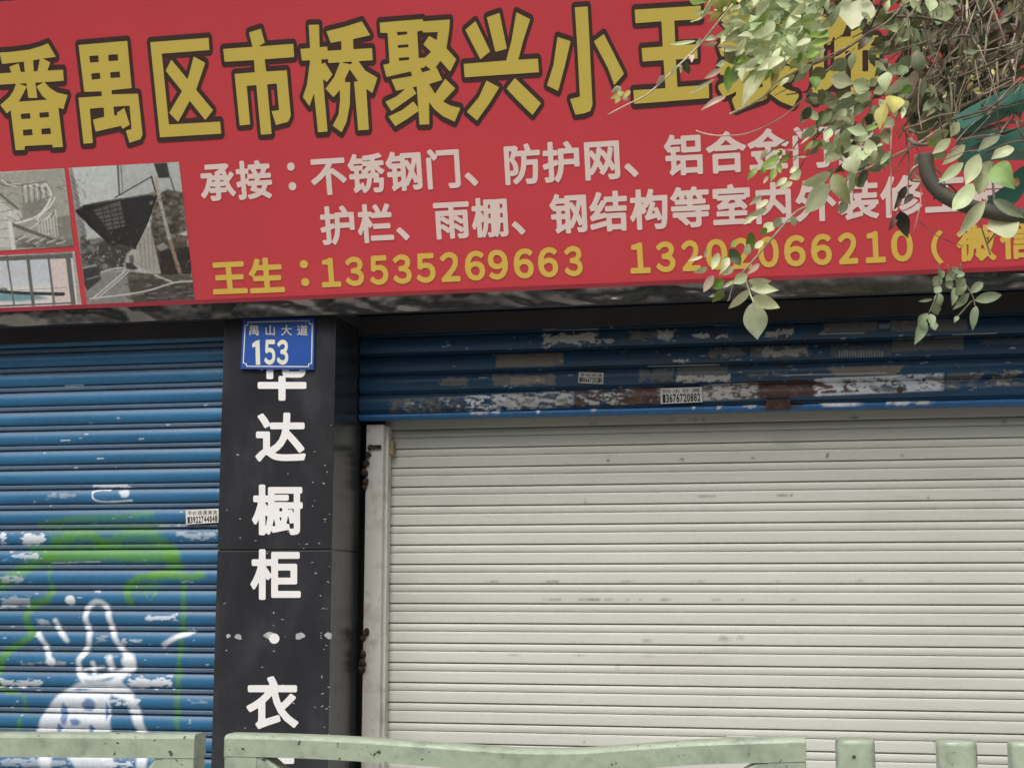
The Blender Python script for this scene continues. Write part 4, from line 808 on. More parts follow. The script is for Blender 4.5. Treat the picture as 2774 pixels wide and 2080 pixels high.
def panel(label, xl, xr, topline, rail_px, post_px, open_l, open_r, left_post=True, right_post=True):
    """topline: px points of the upper edge from left to right"""
    t = thing('railing_panel', label, 'railing', GRP)
    tp = spline([Fp(*p) for p in topline], 8); h = (Fp(topline[0][0], topline[0][1])[2]-Fp(topline[0][0], topline[0][1]+rail_px)[2]); n = len(tp)
    dy = 0.020; m = MB(); sec = [(-dy, -h), (-dy, -0.006), (-dy+0.0015, -0.0022), (-dy+0.005, -0.0006), (-dy+0.010, 0.0), (dy-0.010, 0.0), (dy-0.005, -0.0006), (dy-0.0015, -0.0022), (dy, -0.006), (dy, -h)]
    v = [(p[0], YF+a, p[2]+b) for p in tp for a, b in sec]; k = len(sec)
    m.add(v, [(i*k+j, (i+1)*k+j, (i+1)*k+(j+1) % k, i*k+(j+1) % k) for i in range(n-1) for j in range(k)]+[tuple(range(k)), tuple((n-1)*k+j for j in range(k-1, -1, -1))]); o = m.build('top_rail', M_fence, t)
    w_ = Fp(topline[0][0]+post_px, 2000)[0]-Fp(topline[0][0], 2000)[0]
    for side, on in ((0, left_post), (1, right_post)):
        if not on: continue
        e = tp[0] if side == 0 else tp[-1]; x0 = e[0] if side == 0 else e[0]-w_
        m = MB(); m.box((x0+0.0006, YF-dy+0.0008, ZB-0.16), (x0+w_-0.0006, YF+dy-0.0008, e[2]-h+0.006), 0.001); m.build('post', M_fence, t)
        # corner plate widening downwards
        s = 1 if side == 0 else -1; xi = x0+(w_ if side == 0 else 0); op = open_l if side == 0 else open_r
        a = Fp(*op[0]); b = Fp(*op[1]); sl = (b[0]-a[0])/(b[2]-a[2]); L = 0.16
        m = MB(); prism(m, [(xi-s*0.003, 0, a[2]+0.004), (a[0], 0, a[2]+0.004), (a[0]+sl*(-L), 0, a[2]-L), (xi-s*0.003, 0, a[2]-L-0.12)], YF-dy+0.0016, YF+dy-0.0016); m.build('corner_plate', M_fence, t)
    xa, xb = tp[0][0]+w_, tp[-1][0]-w_
    m = MB(); bar(m, (xa-0.003, YF, ZB+0.02), (xb+0.003, YF, ZB+0.02), 0.025, 0.044); m.build('bottom_rail', M_fence, t)
    nb = int((xb-xa)/0.13)
    for i in range(1, nb):
        x = xa+(xb-xa)*i/nb; m = MB(); bar(m, (x, YF, ZB+0.04), (x, YF, 0.93), 0.012, 0.024, 0.002); m.build('baluster', M_fence, t)
    m = MB(); bar(m, (xa-0.003, YF, 0.94), (xb+0.003, YF, 0.94), 0.018, 0.04); m.build('middle_rail', M_fence, t)
    return t
panel('pale green railing panel in front of the blue graffiti shutter', 0, 0, [(-900, 1972), (-300, 1982), (200, 1987), (527, 1988)], 60, 74, [(-700, 2050), (-680, 2080)], [(427, 2051), (402, 2080)], left_post=True)
panel('pale green railing panel with sagging top rail in front of the pillar', 0, 0, [(608, 1990), (640, 1988), (900, 1996), (1250, 2019), (1400, 2028), (1560, 2029), (1720, 2018), (1900, 2006), (2120, 1999), (2182, 1997)], 60, 90, [(712, 2054), (742, 2080)], [(2062, 2064), (2035, 2080)])
t = thing('railing_panel', 'pale green railing of separate flat topped pickets at the right edge', 'railing', GRP)
for x0, x1, yt in [(2262, 2371, 2003), (2538, 2649, 2007), (2735, 2846, 2010), (3010, 3120, 2014)]:
    a = Fp(x0, yt); b = Fp(x1, yt); m = MB(); r_ = (b[0]-a[0])/2; cx_ = (a[0]+b[0])/2
    n = 28; tt = np.arange(n)/n*2*np.pi; ex = np.sign(np.cos(tt))*abs(np.cos(tt))**0.55*r_; ey = np.sign(np.sin(tt))*abs(np.sin(tt))**0.55*0.024
    lv = [(0.0, 1.0), (a[2]-0.006, 1.0), (a[2]-0.002, 0.97), (a[2], 0.9)]
    v = [(cx_+ex[i]*s, YF+ey[i]*s, z) for z, s in lv for i in range(n)]
    m.add(v, [(i*n+j, i*n+(j+1) % n, (i+1)*n+(j+1) % n, (i+1)*n+j) for i in range(3) for j in range(n)]+[tuple(3*n+j for j in range(n))]); m.build('picket', M_fence, t, True)
m = MB(); bar(m, (Fp(2240, 2000)[0], YF+0.002, 1.0), (Fp(3140, 2000)[0], YF+0.002, 1.0), 0.02, 0.03); m.build('cross_rail', M_fence, t); m = MB(); bar(m, (Fp(2240, 2000)[0], YF+0.002, 0.2), (Fp(3140, 2000)[0], YF+0.002, 0.2), 0.02, 0.03); m.build('cross_rail', M_fence, t)

# ================================================================== teal metal hoop carried by a pole beside the pavement
YV = -1.9
hoop = thing('metal_arch', 'dark teal metal arch and bent pipe overgrown by the vine at the right edge', 'arch')
M_teal = material('teal paint', paint(58, 120, 102), 0.5, var=0.15, scale=8, dirt=paint(40, 60, 52), dirt_scale=10, dirt_amt=0.5)
M_pipe = material('dark weathered pipe', paint(86, 82, 70), 0.7, var=0.25, scale=12, dirt=paint(50, 50, 46), dirt_scale=14, dirt_amt=0.6)
def band3(pts, w_, y0, dep, name, mat):
    c = spline([W(x, y, y0) for x, y in pts], 8); k = w_; m = MB(); n = len(c)
    T = np.gradient(c, axis=0); T /= np.linalg.norm(T, axis=1)[:, None]; N = np.stack([-T[:, 2], np.zeros(n), T[:, 0]], 1)
    sec = [(-.5, -.5), (.5, -.5), (.5, .5), (-.5, .5)]
    v = [c[i]+N[i]*k*a+np.array((0, dep*b, 0)) for i in range(n) for a, b in sec]
    m.add(v, [(i*4+j, i*4+(j+1) % 4, (i+1)*4+(j+1) % 4, (i+1)*4+j) for i in range(n-1) for j in range(4)]+[(0, 3, 2, 1), tuple((n-1)*4+j for j in range(4))]); m.build(name, mat, hoop)
px_m = (W(2400, 300, YV)[0]-W(2300, 300, YV)[0])/100
band3([(2590, 352), (2640, 322), (2700, 292), (2774, 265), (2900, 240), (3050, 262)], 42*px_m, YV, 0.10, 'arch_band', M_teal)
band3([(2600, 425), (2680, 396), (2774, 392), (2900, 400), (3050, 440)], 66*px_m, YV+0.22, 0.08, 'arch_band', M_teal)
band3([(2690, 560), (2740, 525), (2800, 470), (3050, 430)], 50*px_m, YV+0.15, 0.05, 'arch_band', M_teal)
m = MB(); m.tube(spline([W(x, y, YV-0.03) for x, y in [(2508, 418), (2510, 455), (2522, 492), (2552, 525), (2598, 550), (2665, 570), (2774, 585), (2900, 580), (3050, 540)]], 8), 21*px_m, 18); m.build('bent_pipe', M_pipe, hoop, True)
m = MB(); q = W(3050, 400, YV+0.08); m.tube([(q[0], q[1], 0), (q[0], q[1], 3.2)], 0.07, 20); m.build('pole', M_teal, hoop, True)

# ================================================================== vine
vine = thing('climbing_vine', 'leafy climbing vine with tangled brown stems hanging in front of the red sign', 'vine')
M_leaf = material('leaf', vc=True, rough=0.5, var=0.12, scale=25, trans=0.25, bump=0.1, bscale=60)
M_stem = material('vine bark', vc=True, rough=0.8, var=0.2, scale=40)
CP = (CAM[0], CAM[1], CAM[2])
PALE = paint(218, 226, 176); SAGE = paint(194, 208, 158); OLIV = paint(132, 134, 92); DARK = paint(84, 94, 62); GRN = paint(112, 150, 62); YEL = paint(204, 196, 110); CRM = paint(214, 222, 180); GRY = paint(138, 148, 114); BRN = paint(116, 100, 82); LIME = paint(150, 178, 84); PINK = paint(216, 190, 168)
lr = random.Random(11)
def leaf(mb, b, t, w_px, col, Y, fold=None, tilt=None, tipin=0.0, curl=None):
    """one leaf blade from base to tip (measured), with its own tilt, fold and curl"""
    Yb = Y+lr.uniform(-0.05, 0.05); Yt = Yb+lr.uniform(-0.03, 0.03)
    B = W(b[0], b[1], Yb); T = W(t[0], t[1], Yt); ax = T-B; L = np.linalg.norm(ax); ax /= L
    view = nrm(np.array(CP)-B); side = nrm(np.cross(ax, view)); up = np.cross(side, ax)
    a = lr.uniform(-0.5, 0.5) if tilt is None else tilt
    side2 = side*math.cos(a)+up*math.sin(a); up2 = np.cross(side2, ax)
    if up2[2] < 0 and lr.random() < .3: pass
    k = np.linalg.norm(W(b[0]+10, b[1], Yb)-B)/10; hw = 1.08*w_px*k/2/max(0.7, math.cos(a))
    fo = lr.uniform(0.1, 0.35) if fold is None else fold; cu = lr.uniform(-0.18, 0.18) if curl is None else curl
    n = 13; V = []; c_ = np.array(col)*lr.uniform(0.86, 1.12); cs = []
    for i in range(n):
        s = i/(n-1); wd = hw*1.12*(s**0.8*(1-s)**1.08)/0.277 if 0 < s < 1 else hw*0.03
        wob = 1+0.06*math.sin(7*s+w_px)
        c = B+ax*L*s+up2*L*cu*math.sin(math.pi*s)
        for e in (-1, -0.5, 0, 0.5, 1):
            V.append(c+side2*wd*e*wob+up2*wd*fo*abs(e)+up2*0.02*wd*math.sin(9*s+3*e)); cs.append(c_*(1.10 if e == 0 else 1.0)*(1+0.05*math.sin(22*s)*abs(e)))
    f = [(i*5+j, i*5+j+1, (i+1)*5+j+1, (i+1)*5+j) for i in range(n-1) for j in range(4)]
    o = len(mb.v); mb.v += [tuple(x) for x in V]; mb.f += [tuple(i+o for i in q_) for q_ in f]; mb.c += [np.clip(x, 0.004, .8) for x in cs]
Z1 = lambda x, y: (1800+x/5.53, y/5.53); Z2 = lambda x, y: (2150+x/5.53, y/5.53); Z3 = lambda x, y: (2400+x/5.53, y/5.53); Z4 = lambda x, y: (1850+x/5.53, 280+y/5.53)
Z5 = lambda x, y: (2150+x/5.53, 280+y/5.53); Z6 = lambda x, y: (2400+x/4.147, 280+y/4.147); Z7 = lambda x, y: (1850+x/4.365, 560+y/4.365); Z8 = lambda x, y: (2374+x/5.185, 640+y/5.185); ZT = lambda x, y: (1460+x/4.608, y/4.608)
HERO = [
 (Z1, 5.53, [(1240, 250, 920, 375, 110, PALE), (1285, 280, 1160, 415, 70, PALE), (1410, 275, 1260, 410, 90, SAGE), (1480, 490, 1130, 540, 95, PALE), (1290, 585, 1000, 635, 95, PALE), (800, 640, 570, 675, 60, PINK), (470, 615, 70, 672, 50, SAGE), (540, 570, 480, 680, 60, SAGE), (780, 560, 600, 610, 70, SAGE),
   (1650, 640, 1480, 890, 150, PALE), (1390, 700, 1400, 890, 130, PALE), (2100, 680, 1800, 790, 95, PALE), (1600, 940, 1285, 1130, 95, PALE), (920, 920, 770, 990, 70, PALE), (860, 1030, 600, 1180, 75, PINK), (750, 1190, 370, 1410, 50, PALE), (920, 1450, 540, 1659, 75, PINK), (1110, 960, 1040, 1255, 140, paint(140, 168, 110)),
   (960, 990, 950, 1400, 120, GRN), (1430, 1120, 1160, 1600, 170, PALE), (1990, 430, 1810, 505, 150, PALE), (1830, 550, 1680, 610, 90, SAGE), (1750, 480, 1420, 560, 110, SAGE), (320, 920, 370, 1120, 95, paint(92, 104, 66)), (405, 830, 410, 945, 75, PINK), (230, 960, 240, 1100, 40, PALE), (840, 205, 640, 335, 70, YEL), (380, -10, 650, 30, 130, GRN),
   (780, -60, 860, 190, 170, paint(150, 150, 66)), (1140, 90, 970, 165, 60, PALE), (1130, 170, 980, 210, 80, YEL), (600, 170, 430, 215, 50, PALE), (700, 20, 560, 290, 60, PALE), (1620, 1000, 1480, 1230, 60, LIME), (1700, 1010, 1600, 1300, 90, paint(150, 140, 66)), (1880, 920, 2000, 1000, 90, PALE), (2160, 850, 2110, 970, 60, YEL), (1340, 740, 1240, 760, 50, PALE), (1200, 730, 1060, 840, 60, PALE),
   (1050, 960, 900, 700, 150, OLIV), (1250, 430, 870, 640, 120, OLIV), (1480, 130, 1460, 260, 110, SAGE), (1600, 140, 1520, 380, 130, SAGE), (1700, 270, 1420, 450, 120, SAGE), (1780, 60, 1720, 240, 130, SAGE), (1900, 100, 1780, 400, 170, SAGE), (2050, 60, 1900, 240, 150, SAGE), (2000, 250, 1760, 370, 130, SAGE), (1500, 640, 1350, 690, 70, PALE), (1750, 620, 1660, 830, 130, SAGE), (1880, 620, 1760, 860, 140, PALE), (1800, 850, 1630, 930, 110, PALE), (1450, 880, 1340, 1050, 90, SAGE), (1330, 900, 1280, 1060, 110, SAGE)]),
 (Z2, 5.53, [(990, -80, 870, 445, 470, CRM), (230, -40, 240, 300, 260, SAGE), (700, 60, 560, 420, 90, GRY), (640, 190, 480, 440, 110, OLIV), (555, 1170, 900, 1250, 200, PALE), (1140, 1330, 880, 1240, 200, SAGE), (1165, 1400, 920, 1500, 150, SAGE), (1720, 1165, 1375, 1410, 140, CRM), (1780, 1285, 1580, 1420, 100, GRN), (300, 1150, 330, 1360, 130, GRN), (480, 1040, 240, 1200, 170, OLIV), (900, 1380, 690, 1480, 60, PALE),
   (830, 1340, 600, 1450, 90, OLIV), (1370, 1320, 1190, 1400, 120, SAGE), (1240, 1180, 1140, 1300, 100, SAGE), (1410, 1080, 1380, 1390, 170, SAGE), (1840, 760, 1900, 1120, 190, GRY), (1750, 830, 1540, 1080, 150, GRY), (1900, 730, 1760, 760, 120, SAGE), (1700, 1000, 1560, 1130, 140, paint(110, 130, 80)), (800, 890, 560, 1060, 170, GRY), (760, 900, 700, 1090, 90, OLIV), (2250, 30, 2150, 380, 300, SAGE), (2060, -40, 2040, 180, 160, SAGE), (2120, 520, 2110, 640, 100, SAGE), (1960, 1160, 1920, 1480, 90, GRY),
   (430, 1330, 400, 1590, 110, OLIV), (620, 60, 500, 200, 80, GRY), (1500, 1440, 1490, 1700, 230, YEL), (1640, 1520, 1700, 1640, 110, PALE), (1340, 1500, 1300, 1620, 110, PALE), (1330, 560, 1220, 680, 130, OLIV), (900, 800, 860, 1060, 110, OLIV), (1100, 560, 960, 760, 110, BRN)]),
 (Z5, 5.53, [(1370, 20, 1290, 395, 160, YEL), (1490, 230, 1340, 365, 140, CRM), (1450, -30, 1450, 140, 170, CRM), (1510, 20, 1520, 210, 75, CRM), (1650, 60, 1620, 240, 70, PALE), (260, 50, 90, 330, 130, paint(124, 120, 96)), (250, 50, 140, 260, 120, DARK), (455, 110, 340, 370, 115, paint(86, 106, 50)), (710, 800, 440, 830, 120, PALE), (830, 800, 930, 1055, 240, PALE), (1010, 655, 835, 810, 130, PALE), (1120, 540, 1190, 815, 160, PALE),
   (560, 1030, 105, 1225, 145, PALE), (520, 1210, 170, 1655, 230, CRM), (590, 1060, 850, 1520, 210, paint(138, 142, 92)), (780, 1450, 700, 1670, 120, GRY), (785, 85, 635, 265, 115, SAGE), (640, 180, 500, 300, 110, OLIV), (960, -20, 560, 120, 100, GRY), (900, 620, 740, 750, 60, PALE), (640, 620, 480, 770, 70, SAGE), (830, 480, 640, 680, 170, SAGE), (1110, 440, 900, 560, 130, SAGE), (560, 380, 470, 560, 100, SAGE), (1260, 340, 1080, 420, 60, LIME), (1330, 400, 1420, 620, 120, OLIV), (1350, 600, 1240, 650, 40, PALE), (1060, 700, 1040, 860, 150, SAGE), (300, 1150, 330, 1290, 90, SAGE), (930, 1100, 1040, 1260, 120, OLIV), (1100, 1000, 970, 1240, 120, DARK), (1220, 700, 1190, 900, 90, OLIV), (1020, 60, 900, 200, 110, DARK), (1180, 160, 1100, 320, 120, DARK), (1050, 900, 940, 1000, 120, GRY)]),
 (Z6, 4.147, [(705, 305, 460, 440, 115, paint(170, 178, 132)), (820, 212, 728, 378, 100, PALE), (728, 395, 520, 572, 95, PALE), (890, 468, 632, 695, 105, PALE), (1282, 348, 1032, 542, 105, CRM), (1440, 505, 1180, 632, 120, PALE), (1045, 570, 895, 925, 150, PALE), (870, 665, 590, 895, 100, SAGE), (1180, 648, 1020, 860, 120, PALE), (1120, 770, 1040, 1030, 160, PALE), (975, 900, 748, 1205, 165, SAGE), (1115, 1095, 812, 1495, 125, PALE), (1225, 690, 1450, 965, 230, paint(150, 182, 110)), (1500, 1280, 1130, 1400, 330, PALE), (1205, 1080, 1560, 1290, 115, GRY), (155, 1210, 245, 1515, 130, paint(54, 52, 42)),
   (230, 930, 110, 1110, 70, paint(70, 62, 52)), (300, 1020, 200, 1140, 60, paint(66, 60, 50)), (170, 1060, 90, 1200, 50, paint(66, 60, 50)), (120, 1260, 30, 1440, 60, paint(120, 84, 74)), (640, 530, 540, 630, 100, OLIV), (560, 420, 480, 480, 90, LIME), (1500, 910, 1430, 850, 80, paint(170, 128, 100)), (540, 600, 690, 560, 90, OLIV)]),
 (Z7, 4.365, [(760, 800, 590, 912, 105, SAGE), (775, 872, 1045, 880, 95, PALE), (800, 965, 1135, 988, 100, PALE), (792, 980, 538, 1205, 90, PALE), (820, 1075, 1145, 1195, 140, PALE), (832, 1130, 880, 1570, 235, paint(200, 212, 172)), (905, 675, 755, 805, 55, PINK), (555, 500, 680, 695, 115, paint(64, 76, 38)), (810, 295, 800, 555, 95, paint(104, 128, 52)), (785, 440, 745, 585, 70, PALE), (945, 395, 850, 495, 65, PALE), (420, 545, 345, 745, 85, PALE), (545, 600, 430, 810, 75, PALE), (600, 705, 455, 815, 60, PALE), (290, 725, 125, 778, 55, PALE), (235, 585, 60, 640, 36, PALE), (300, 500, 255, 600, 40, PALE), (360, 815, 245, 1010, 85, PINK), (480, 865, 350, 965, 115, GRN), (485, 995, 345, 1130, 90, paint(122, 134, 60)), (610, 870, 470, 960, 40, PALE), (1060, 185, 960, 315, 105, PALE), (1000, 270, 910, 320, 70, GRN), (1165, 135, 1070, 240, 85, SAGE), (1300, 110, 1320, 230, 70, SAGE), (520, 590, 480, 690, 60, LIME), (1000, 20, 720, 150, 60, PALE), (900, 80, 720, 215, 60, PALE), (620, 390, 570, 490, 40, GRN), (375, 1040, 305, 1065, 30, CRM)]),
 (Z4, 5.53, [(1440, 770, 1170, 970, 115, LIME), (1120, 965, 960, 1160, 75, LIME), (1370, 975, 1310, 1180, 85, LIME), (1420, 895, 1465, 1050, 75, LIME), (1590, 760, 1450, 900, 75, LIME), (1280, 1080, 1205, 1205, 45, PINK), (1260, 690, 1160, 860, 60, PALE), (1220, 940, 1160, 1060, 80, LIME), (1950, 560, 1800, 720, 50, LIME), (2060, 555, 2020, 650, 95, GRN), (1700, 930, 1600, 1050, 60, PALE), (1560, 1120, 1380, 1260, 80, PALE), (1640, 1180, 1440, 1290, 80, PALE), (1500, 690, 1340, 740, 40, PALE), (1720, 690, 1540, 700, 30, PINK), (1770, 1010, 1590, 1130, 130, SAGE), (1180, 1380, 990, 1530, 60, PALE), (1280, 1450, 1100, 1570, 80, PALE), (1480, 700, 1420, 800, 60, LIME), (1860, 800, 1700, 800, 26, PINK), (1900, 500, 1760, 620, 26, PINK), (1720, 770, 1640, 880, 36, PALE)]),
 (ZT, 4.608, [(1025, 1085, 905, 1160, 60, PALE), (1060, 1150, 890, 1235, 60, YEL), (1010, 1190, 950, 1300, 60, YEL), (1140, 1130, 1050, 1220, 50, YEL), (1050, 1215, 1110, 1260, 50, PALE), (1010, 1100, 1000, 1190, 40, SAGE), (1560, 940, 1460, 1080, 60, PINK), (1730, 830, 1640, 930, 40, PALE)]),
]
mb = MB()
for T, s_, L_ in HERO:
    for (a, b, c, d, w_, col) in L_: leaf(mb, T(a, b), T(c, d), w_/s_, col, YV-0.05)
def scatter(n, poly, L0, L1, cols, Y, dy, dirn=(-0.8, 0.6), spread=0.9):
    p = np.array(poly, float); k = 0
    while k < n:
        x = lr.uniform(p[:, 0].min(), p[:, 0].max()); y = lr.uniform(p[:, 1].min(), p[:, 1].max())
        if not crossing(np.array([[x, y]]), p, np.roll(p, -1, 0))[0]: continue
        a = math.atan2(dirn[1], dirn[0])+lr.gauss(0, spread); L = lr.uniform(L0, L1)
        leaf(mb, (x, y), (x+L*math.cos(a), y+L*math.sin(a)), L*lr.uniform(.26, .44), cols[lr.randrange(len(cols))], Y+lr.uniform(-dy, dy), tilt=lr.uniform(-.9, .9)); k += 1
scatter(150, [(2010, -60), (2270, -60), (2240, 60), (2190, 130), (2110, 165), (2020, 120), (2000, 60)], 28, 58, [PALE, SAGE, SAGE, SAGE, GRY, PALE], YV+0.02, 0.10)
scatter(40, [(1880, -60), (2060, -60), (2030, 40), (1950, 40)], 24, 46, [GRN, LIME, OLIV, PALE, YEL], YV, 0.1)
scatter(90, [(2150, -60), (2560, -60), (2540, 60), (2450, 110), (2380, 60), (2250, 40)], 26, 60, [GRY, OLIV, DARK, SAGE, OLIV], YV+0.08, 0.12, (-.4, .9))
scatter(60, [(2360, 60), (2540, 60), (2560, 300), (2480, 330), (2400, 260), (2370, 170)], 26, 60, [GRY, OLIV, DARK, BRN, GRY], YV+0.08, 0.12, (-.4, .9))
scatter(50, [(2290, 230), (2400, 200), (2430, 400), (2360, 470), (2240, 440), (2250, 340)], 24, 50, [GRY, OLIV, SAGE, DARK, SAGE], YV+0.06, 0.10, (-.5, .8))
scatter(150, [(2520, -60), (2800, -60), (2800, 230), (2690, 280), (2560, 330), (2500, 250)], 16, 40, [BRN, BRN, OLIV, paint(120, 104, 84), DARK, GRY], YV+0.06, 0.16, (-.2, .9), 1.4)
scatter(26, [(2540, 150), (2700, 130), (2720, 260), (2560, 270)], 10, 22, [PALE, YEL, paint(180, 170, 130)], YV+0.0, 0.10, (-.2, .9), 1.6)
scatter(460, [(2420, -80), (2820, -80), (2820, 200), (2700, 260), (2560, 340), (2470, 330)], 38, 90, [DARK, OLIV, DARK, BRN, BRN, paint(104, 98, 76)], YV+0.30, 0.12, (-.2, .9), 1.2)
scatter(70, [(2000, -60), (2260, -60), (2260, 60), (2200, 170), (2060, 170), (2010, 90)], 34, 62, [PALE, SAGE, SAGE, PALE], YV-0.04, 0.06)
scatter(110, [(1960, 70), (2080, 30), (2260, 40), (2240, 170), (2140, 215), (2020, 180)], 30, 62, [PALE, SAGE, PALE, SAGE, LIME], YV-0.06, 0.06, (-.9, .45), .5)
scatter(70, [(2220, 230), (2390, 280), (2420, 420), (2300, 480), (2200, 430)], 30, 58, [SAGE, GRY, OLIV, SAGE], YV+0.02, 0.08, (-.6, .7))
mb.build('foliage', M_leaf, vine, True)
# stems
BRK = paint(150, 134, 114); PLS = paint(196, 180, 156); PKS = paint(214, 176, 156); DKS = paint(100, 86, 72)
def stem(pts, w_, col, Y=YV, name='stem', taper=0.6, jit=0.03, mbx=None):
    n = len(pts); off = [lr.uniform(-jit, jit) for _ in pts]
    p = spline([W(x, y, Y+o_) for (x, y), o_ in zip(pts, off)], 6); k = px_m
    m_ = mbx or MB(); r_ = np.linspace(1, taper, len(p))*w_*k/2; r_ = r_*(1+0.12*np.sin(np.arange(len(p))*1.7))
    m_.tube(p, r_, 7, c=np.array(col)*lr.uniform(.85, 1.1))
    if mbx is None: m_.build(name, M_stem, vine, True)
for pts, w_, col in [
  ([(2080, -90), (1997, 0), (1954, 49), (1901, 116), (1854, 163), (1800, 215), (1751, 258), (1703, 282), (1647, 311)], 7, PLS), ([(2120, -60), (2082, 0), (2035, 49)], 6, PLS), ([(1960, -60), (1926, 0), (1908, 31), (1898, 51), (1872, 60)], 7, PALE),
  ([(1945, 127), (2000, 142), (2053, 159), (2110, 172), (2162, 181), (2204, 174), (2266, 150), (2313, 118), (2352, 89), (2403, 60), (2480, -20)], 8, BRK), ([(2266, 150), (2330, 105), (2360, 70), (2390, 0), (2400, -60)], 8, DKS),
  ([(2305, 80), (2270, 104), (2233, 123)], 4, DKS), ([(1977, 310), (2063, 267), (2108, 221), (2203, 172), (2290, 130)], 7, PLS), ([(1885, 355), (1915, 364), (1955, 368), (2023, 362), (2113, 321), (2181, 262), (2226, 203), (2316, 131)], 5, PKS),
  ([(2600, 310), (2540, 355), (2475, 396), (2412, 428), (2318, 472), (2258, 510), (2182, 560), (2145, 585), (2056, 688), (2008, 743)], 9, PLS), ([(2016, 745), (2030, 790), (2042, 822)], 5, PALE), ([(1985, 770), (1975, 810), (1970, 815)], 4, BRK),
  ([(2580, -60), (2575, 0), (2568, 90), (2572, 145), (2554, 184), (2537, 235), (2532, 290), (2500, 330), (2450, 350)], 10, BRK), ([(2516, -60), (2516, 27), (2518, 90), (2534, 141), (2552, 174), (2572, 217), (2579, 290), (2575, 350)], 10, BRK),
  ([(2620, -60), (2620, 0), (2620, 54), (2633, 101), (2660, 143)], 8, PLS), ([(2600, -60), (2606, 40), (2605, 90), (2614, 140), (2625, 190)], 7, BRK), ([(2690, 30), (2675, 80), (2670, 130), (2660, 200)], 7, BRK), ([(2760, -60), (2757, 20), (2750, 90), (2738, 130)], 8, BRK),
  ([(2743, 163), (2747, 217), (2738, 293), (2733, 323), (2708, 364)], 7, PLS), ([(2746, 305), (2760, 350), (2780, 390)], 7, BRK), ([(2738, 163), (2690, 185), (2640, 198), (2560, 215)], 5, BRK), ([(2500, 175), (2480, 240), (2455, 270)], 8, BRK), ([(2503, 130), (2506, 170), (2514, 185)], 8, PLS),
  ([(2416, 330), (2414, 391), (2414, 473), (2412, 545), (2413, 580)], 5, PKS), ([(2452, 350), (2458, 400), (2462, 440), (2460, 520), (2462, 545)], 4, DKS), ([(2497, 470), (2496, 509), (2492, 557), (2475, 630)], 5, PKS), ([(2462, 352), (2490, 362), (2520, 352), (2540, 330)], 9, BRK), ([(2464, 378), (2480, 390), (2510, 392), (2560, 380)], 14, paint(150, 134, 122)),
  ([(2482, 420), (2478, 470), (2496, 490), (2530, 492)], 10, PLS), ([(2500, 440), (2470, 462), (2468, 488), (2500, 492)], 10, PKS), ([(2590, 300), (2650, 270), (2700, 245), (2774, 225), (2850, 215)], 16, DKS), ([(2580, 345), (2640, 310), (2720, 268), (2774, 240)], 10, DKS), ([(2600, 378), (2660, 355), (2720, 335), (2774, 330)], 14, BRK), ([(2620, 410), (2680, 380), (2774, 340)], 12, DKS), ([(2683, 690), (2660, 620), (2650, 590)], 5, BRK), ([(2490, 600), (2540, 640), (2610, 668)], 3, DKS), ([(2240, 300), (2200, 380), (2180, 430), (2160, 470)], 5, DKS), ([(2320, 330), (2280, 390), (2235, 420)], 6, DKS),
  ([(2490, 470), (2520, 455), (2548, 470), (2560, 505)], 7, BRK), ([(2530, 540), (2560, 500), (2590, 520), (2610, 570)], 6, DKS), ([(2690, 440), (2690, 500), (2695, 560), (2700, 620), (2676, 660)], 8, BRK)]: stem(pts, w_, col)
m = MB()
for k in range(230):
    x = lr.uniform(2440, 2800); y = lr.uniform(-40, 340)
    if y > 345-0.35*(x-2440)+80: continue
    a = lr.choice([lr.gauss(1.5, .22), lr.gauss(1.75, .25), lr.gauss(2.4, .3), lr.gauss(-.55, .3)]); L = lr.uniform(50, 190); b_ = lr.uniform(-9, 9)
    p0 = (x-L/2*math.cos(a), y-L/2*math.sin(a)); p2_ = (x+L/2*math.cos(a), y+L/2*math.sin(a)); p1 = (x-b_*math.sin(a), y+b_*math.cos(a))
    stem([p0, p1, p2_], 2.2+6.5*lr.random()**1.7, lr.choice([BRK, BRK, DKS, paint(104, 90, 74), PLS if lr.random() < .4 else BRK]), YV+lr.uniform(-.12, .25), mbx=m)
for k in range(13):
    x = lr.uniform(2600, 2770); y = lr.uniform(230, 420); a = lr.gauss(-.35, .3); L = lr.uniform(60, 170)
    stem([(x-L/2*math.cos(a), y-L/2*math.sin(a)), (x, y+lr.uniform(-8, 8)), (x+L/2*math.cos(a), y+L/2*math.sin(a))], lr.uniform(3, 8), lr.choice([BRK, DKS, DKS]), YV-.08, mbx=m)
m.build('twigs', M_stem, vine, True)
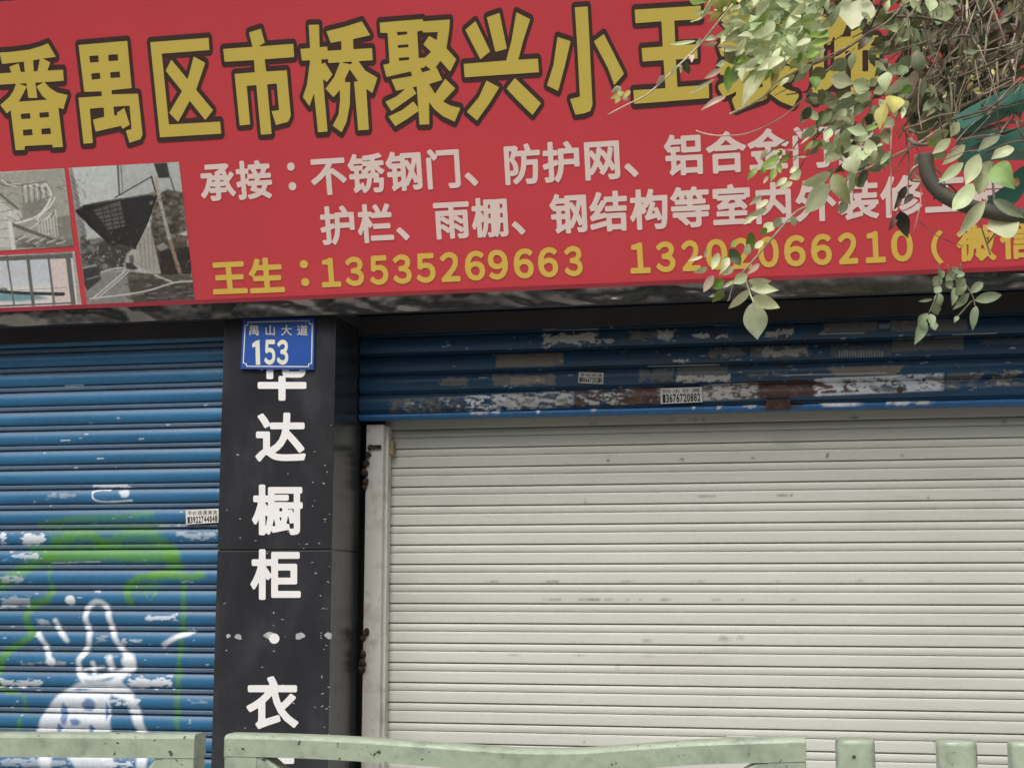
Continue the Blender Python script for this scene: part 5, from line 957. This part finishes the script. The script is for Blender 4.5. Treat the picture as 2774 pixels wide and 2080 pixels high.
for k in range(45):
    m = MB()
    x = lr.uniform(2100, 2480); y = lr.uniform(-20, 420); a = lr.gauss(2.4, .5); L = lr.uniform(30, 90)
    stem([(x, y), (x+L*.5*math.cos(a)+lr.uniform(-5, 5), y+L*.5*math.sin(a)), (x+L*math.cos(a), y+L*math.sin(a))], lr.uniform(3, 5.5), lr.choice([BRK, DKS, DKS]), YV+.04, mbx=m); m.build('twig', M_stem, vine, True)
# sprig hanging in the shade under the sign
spr = thing('hanging_sprig', 'small green leafy sprig dangling in the shade below the sign bottom right', 'vine')
YS = -0.30; mb = MB(); SG = paint(142, 158, 122)
for (a, b, c, d, w_) in [(790, 885, 590, 915, 42), (860, 800, 912, 975, 115), (810, 930, 860, 1110, 115), (725, 1080, 578, 1255, 90), (700, 1185, 535, 1525, 125), (760, 1090, 790, 1270, 105), (800, 1200, 825, 1325, 90), (1245, 590, 1125, 720, 120), (1260, 680, 1105, 835, 115), (1090, 720, 1060, 985, 85), (1302, 798, 1072, 1032, 95), (1495, 650, 1308, 800, 110), (1380, 900, 1760, 822, 135), (1400, 980, 1352, 1325, 105), (1150, 1120, 1088, 1215, 55), (900, 560, 800, 700, 120), (1100, 500, 980, 640, 110), (1240, 520, 1120, 580, 80), (1000, 620, 1060, 740, 100), (900, 700, 820, 800, 90), (960, 500, 880, 560, 110), (1150, 440, 1060, 520, 100)]:
    leaf(mb, Z8(a, b), Z8(c, d), w_/5.185, SG, YS)
mb.build('foliage', M_leaf, spr, True)
m = MB(); kk = np.linalg.norm(W(2610, 800, YS)-W(2600, 800, YS))/10
for pts in [[(880, 380), (880, 640), (850, 820), (790, 960), (740, 1080)], [(1180, 380), (1220, 600), (1330, 800), (1370, 890), (1385, 985)], [(1345, 905), (1240, 1020), (1150, 1120)], [(1000, 400), (1060, 560), (1150, 640)]]:
    m.tube(spline([W(*Z8(*p), YS) for p in pts], 6), 2.0*kk, 6, c=np.array(paint(110, 106, 84)))
m.build('stem', M_stem, spr, True)
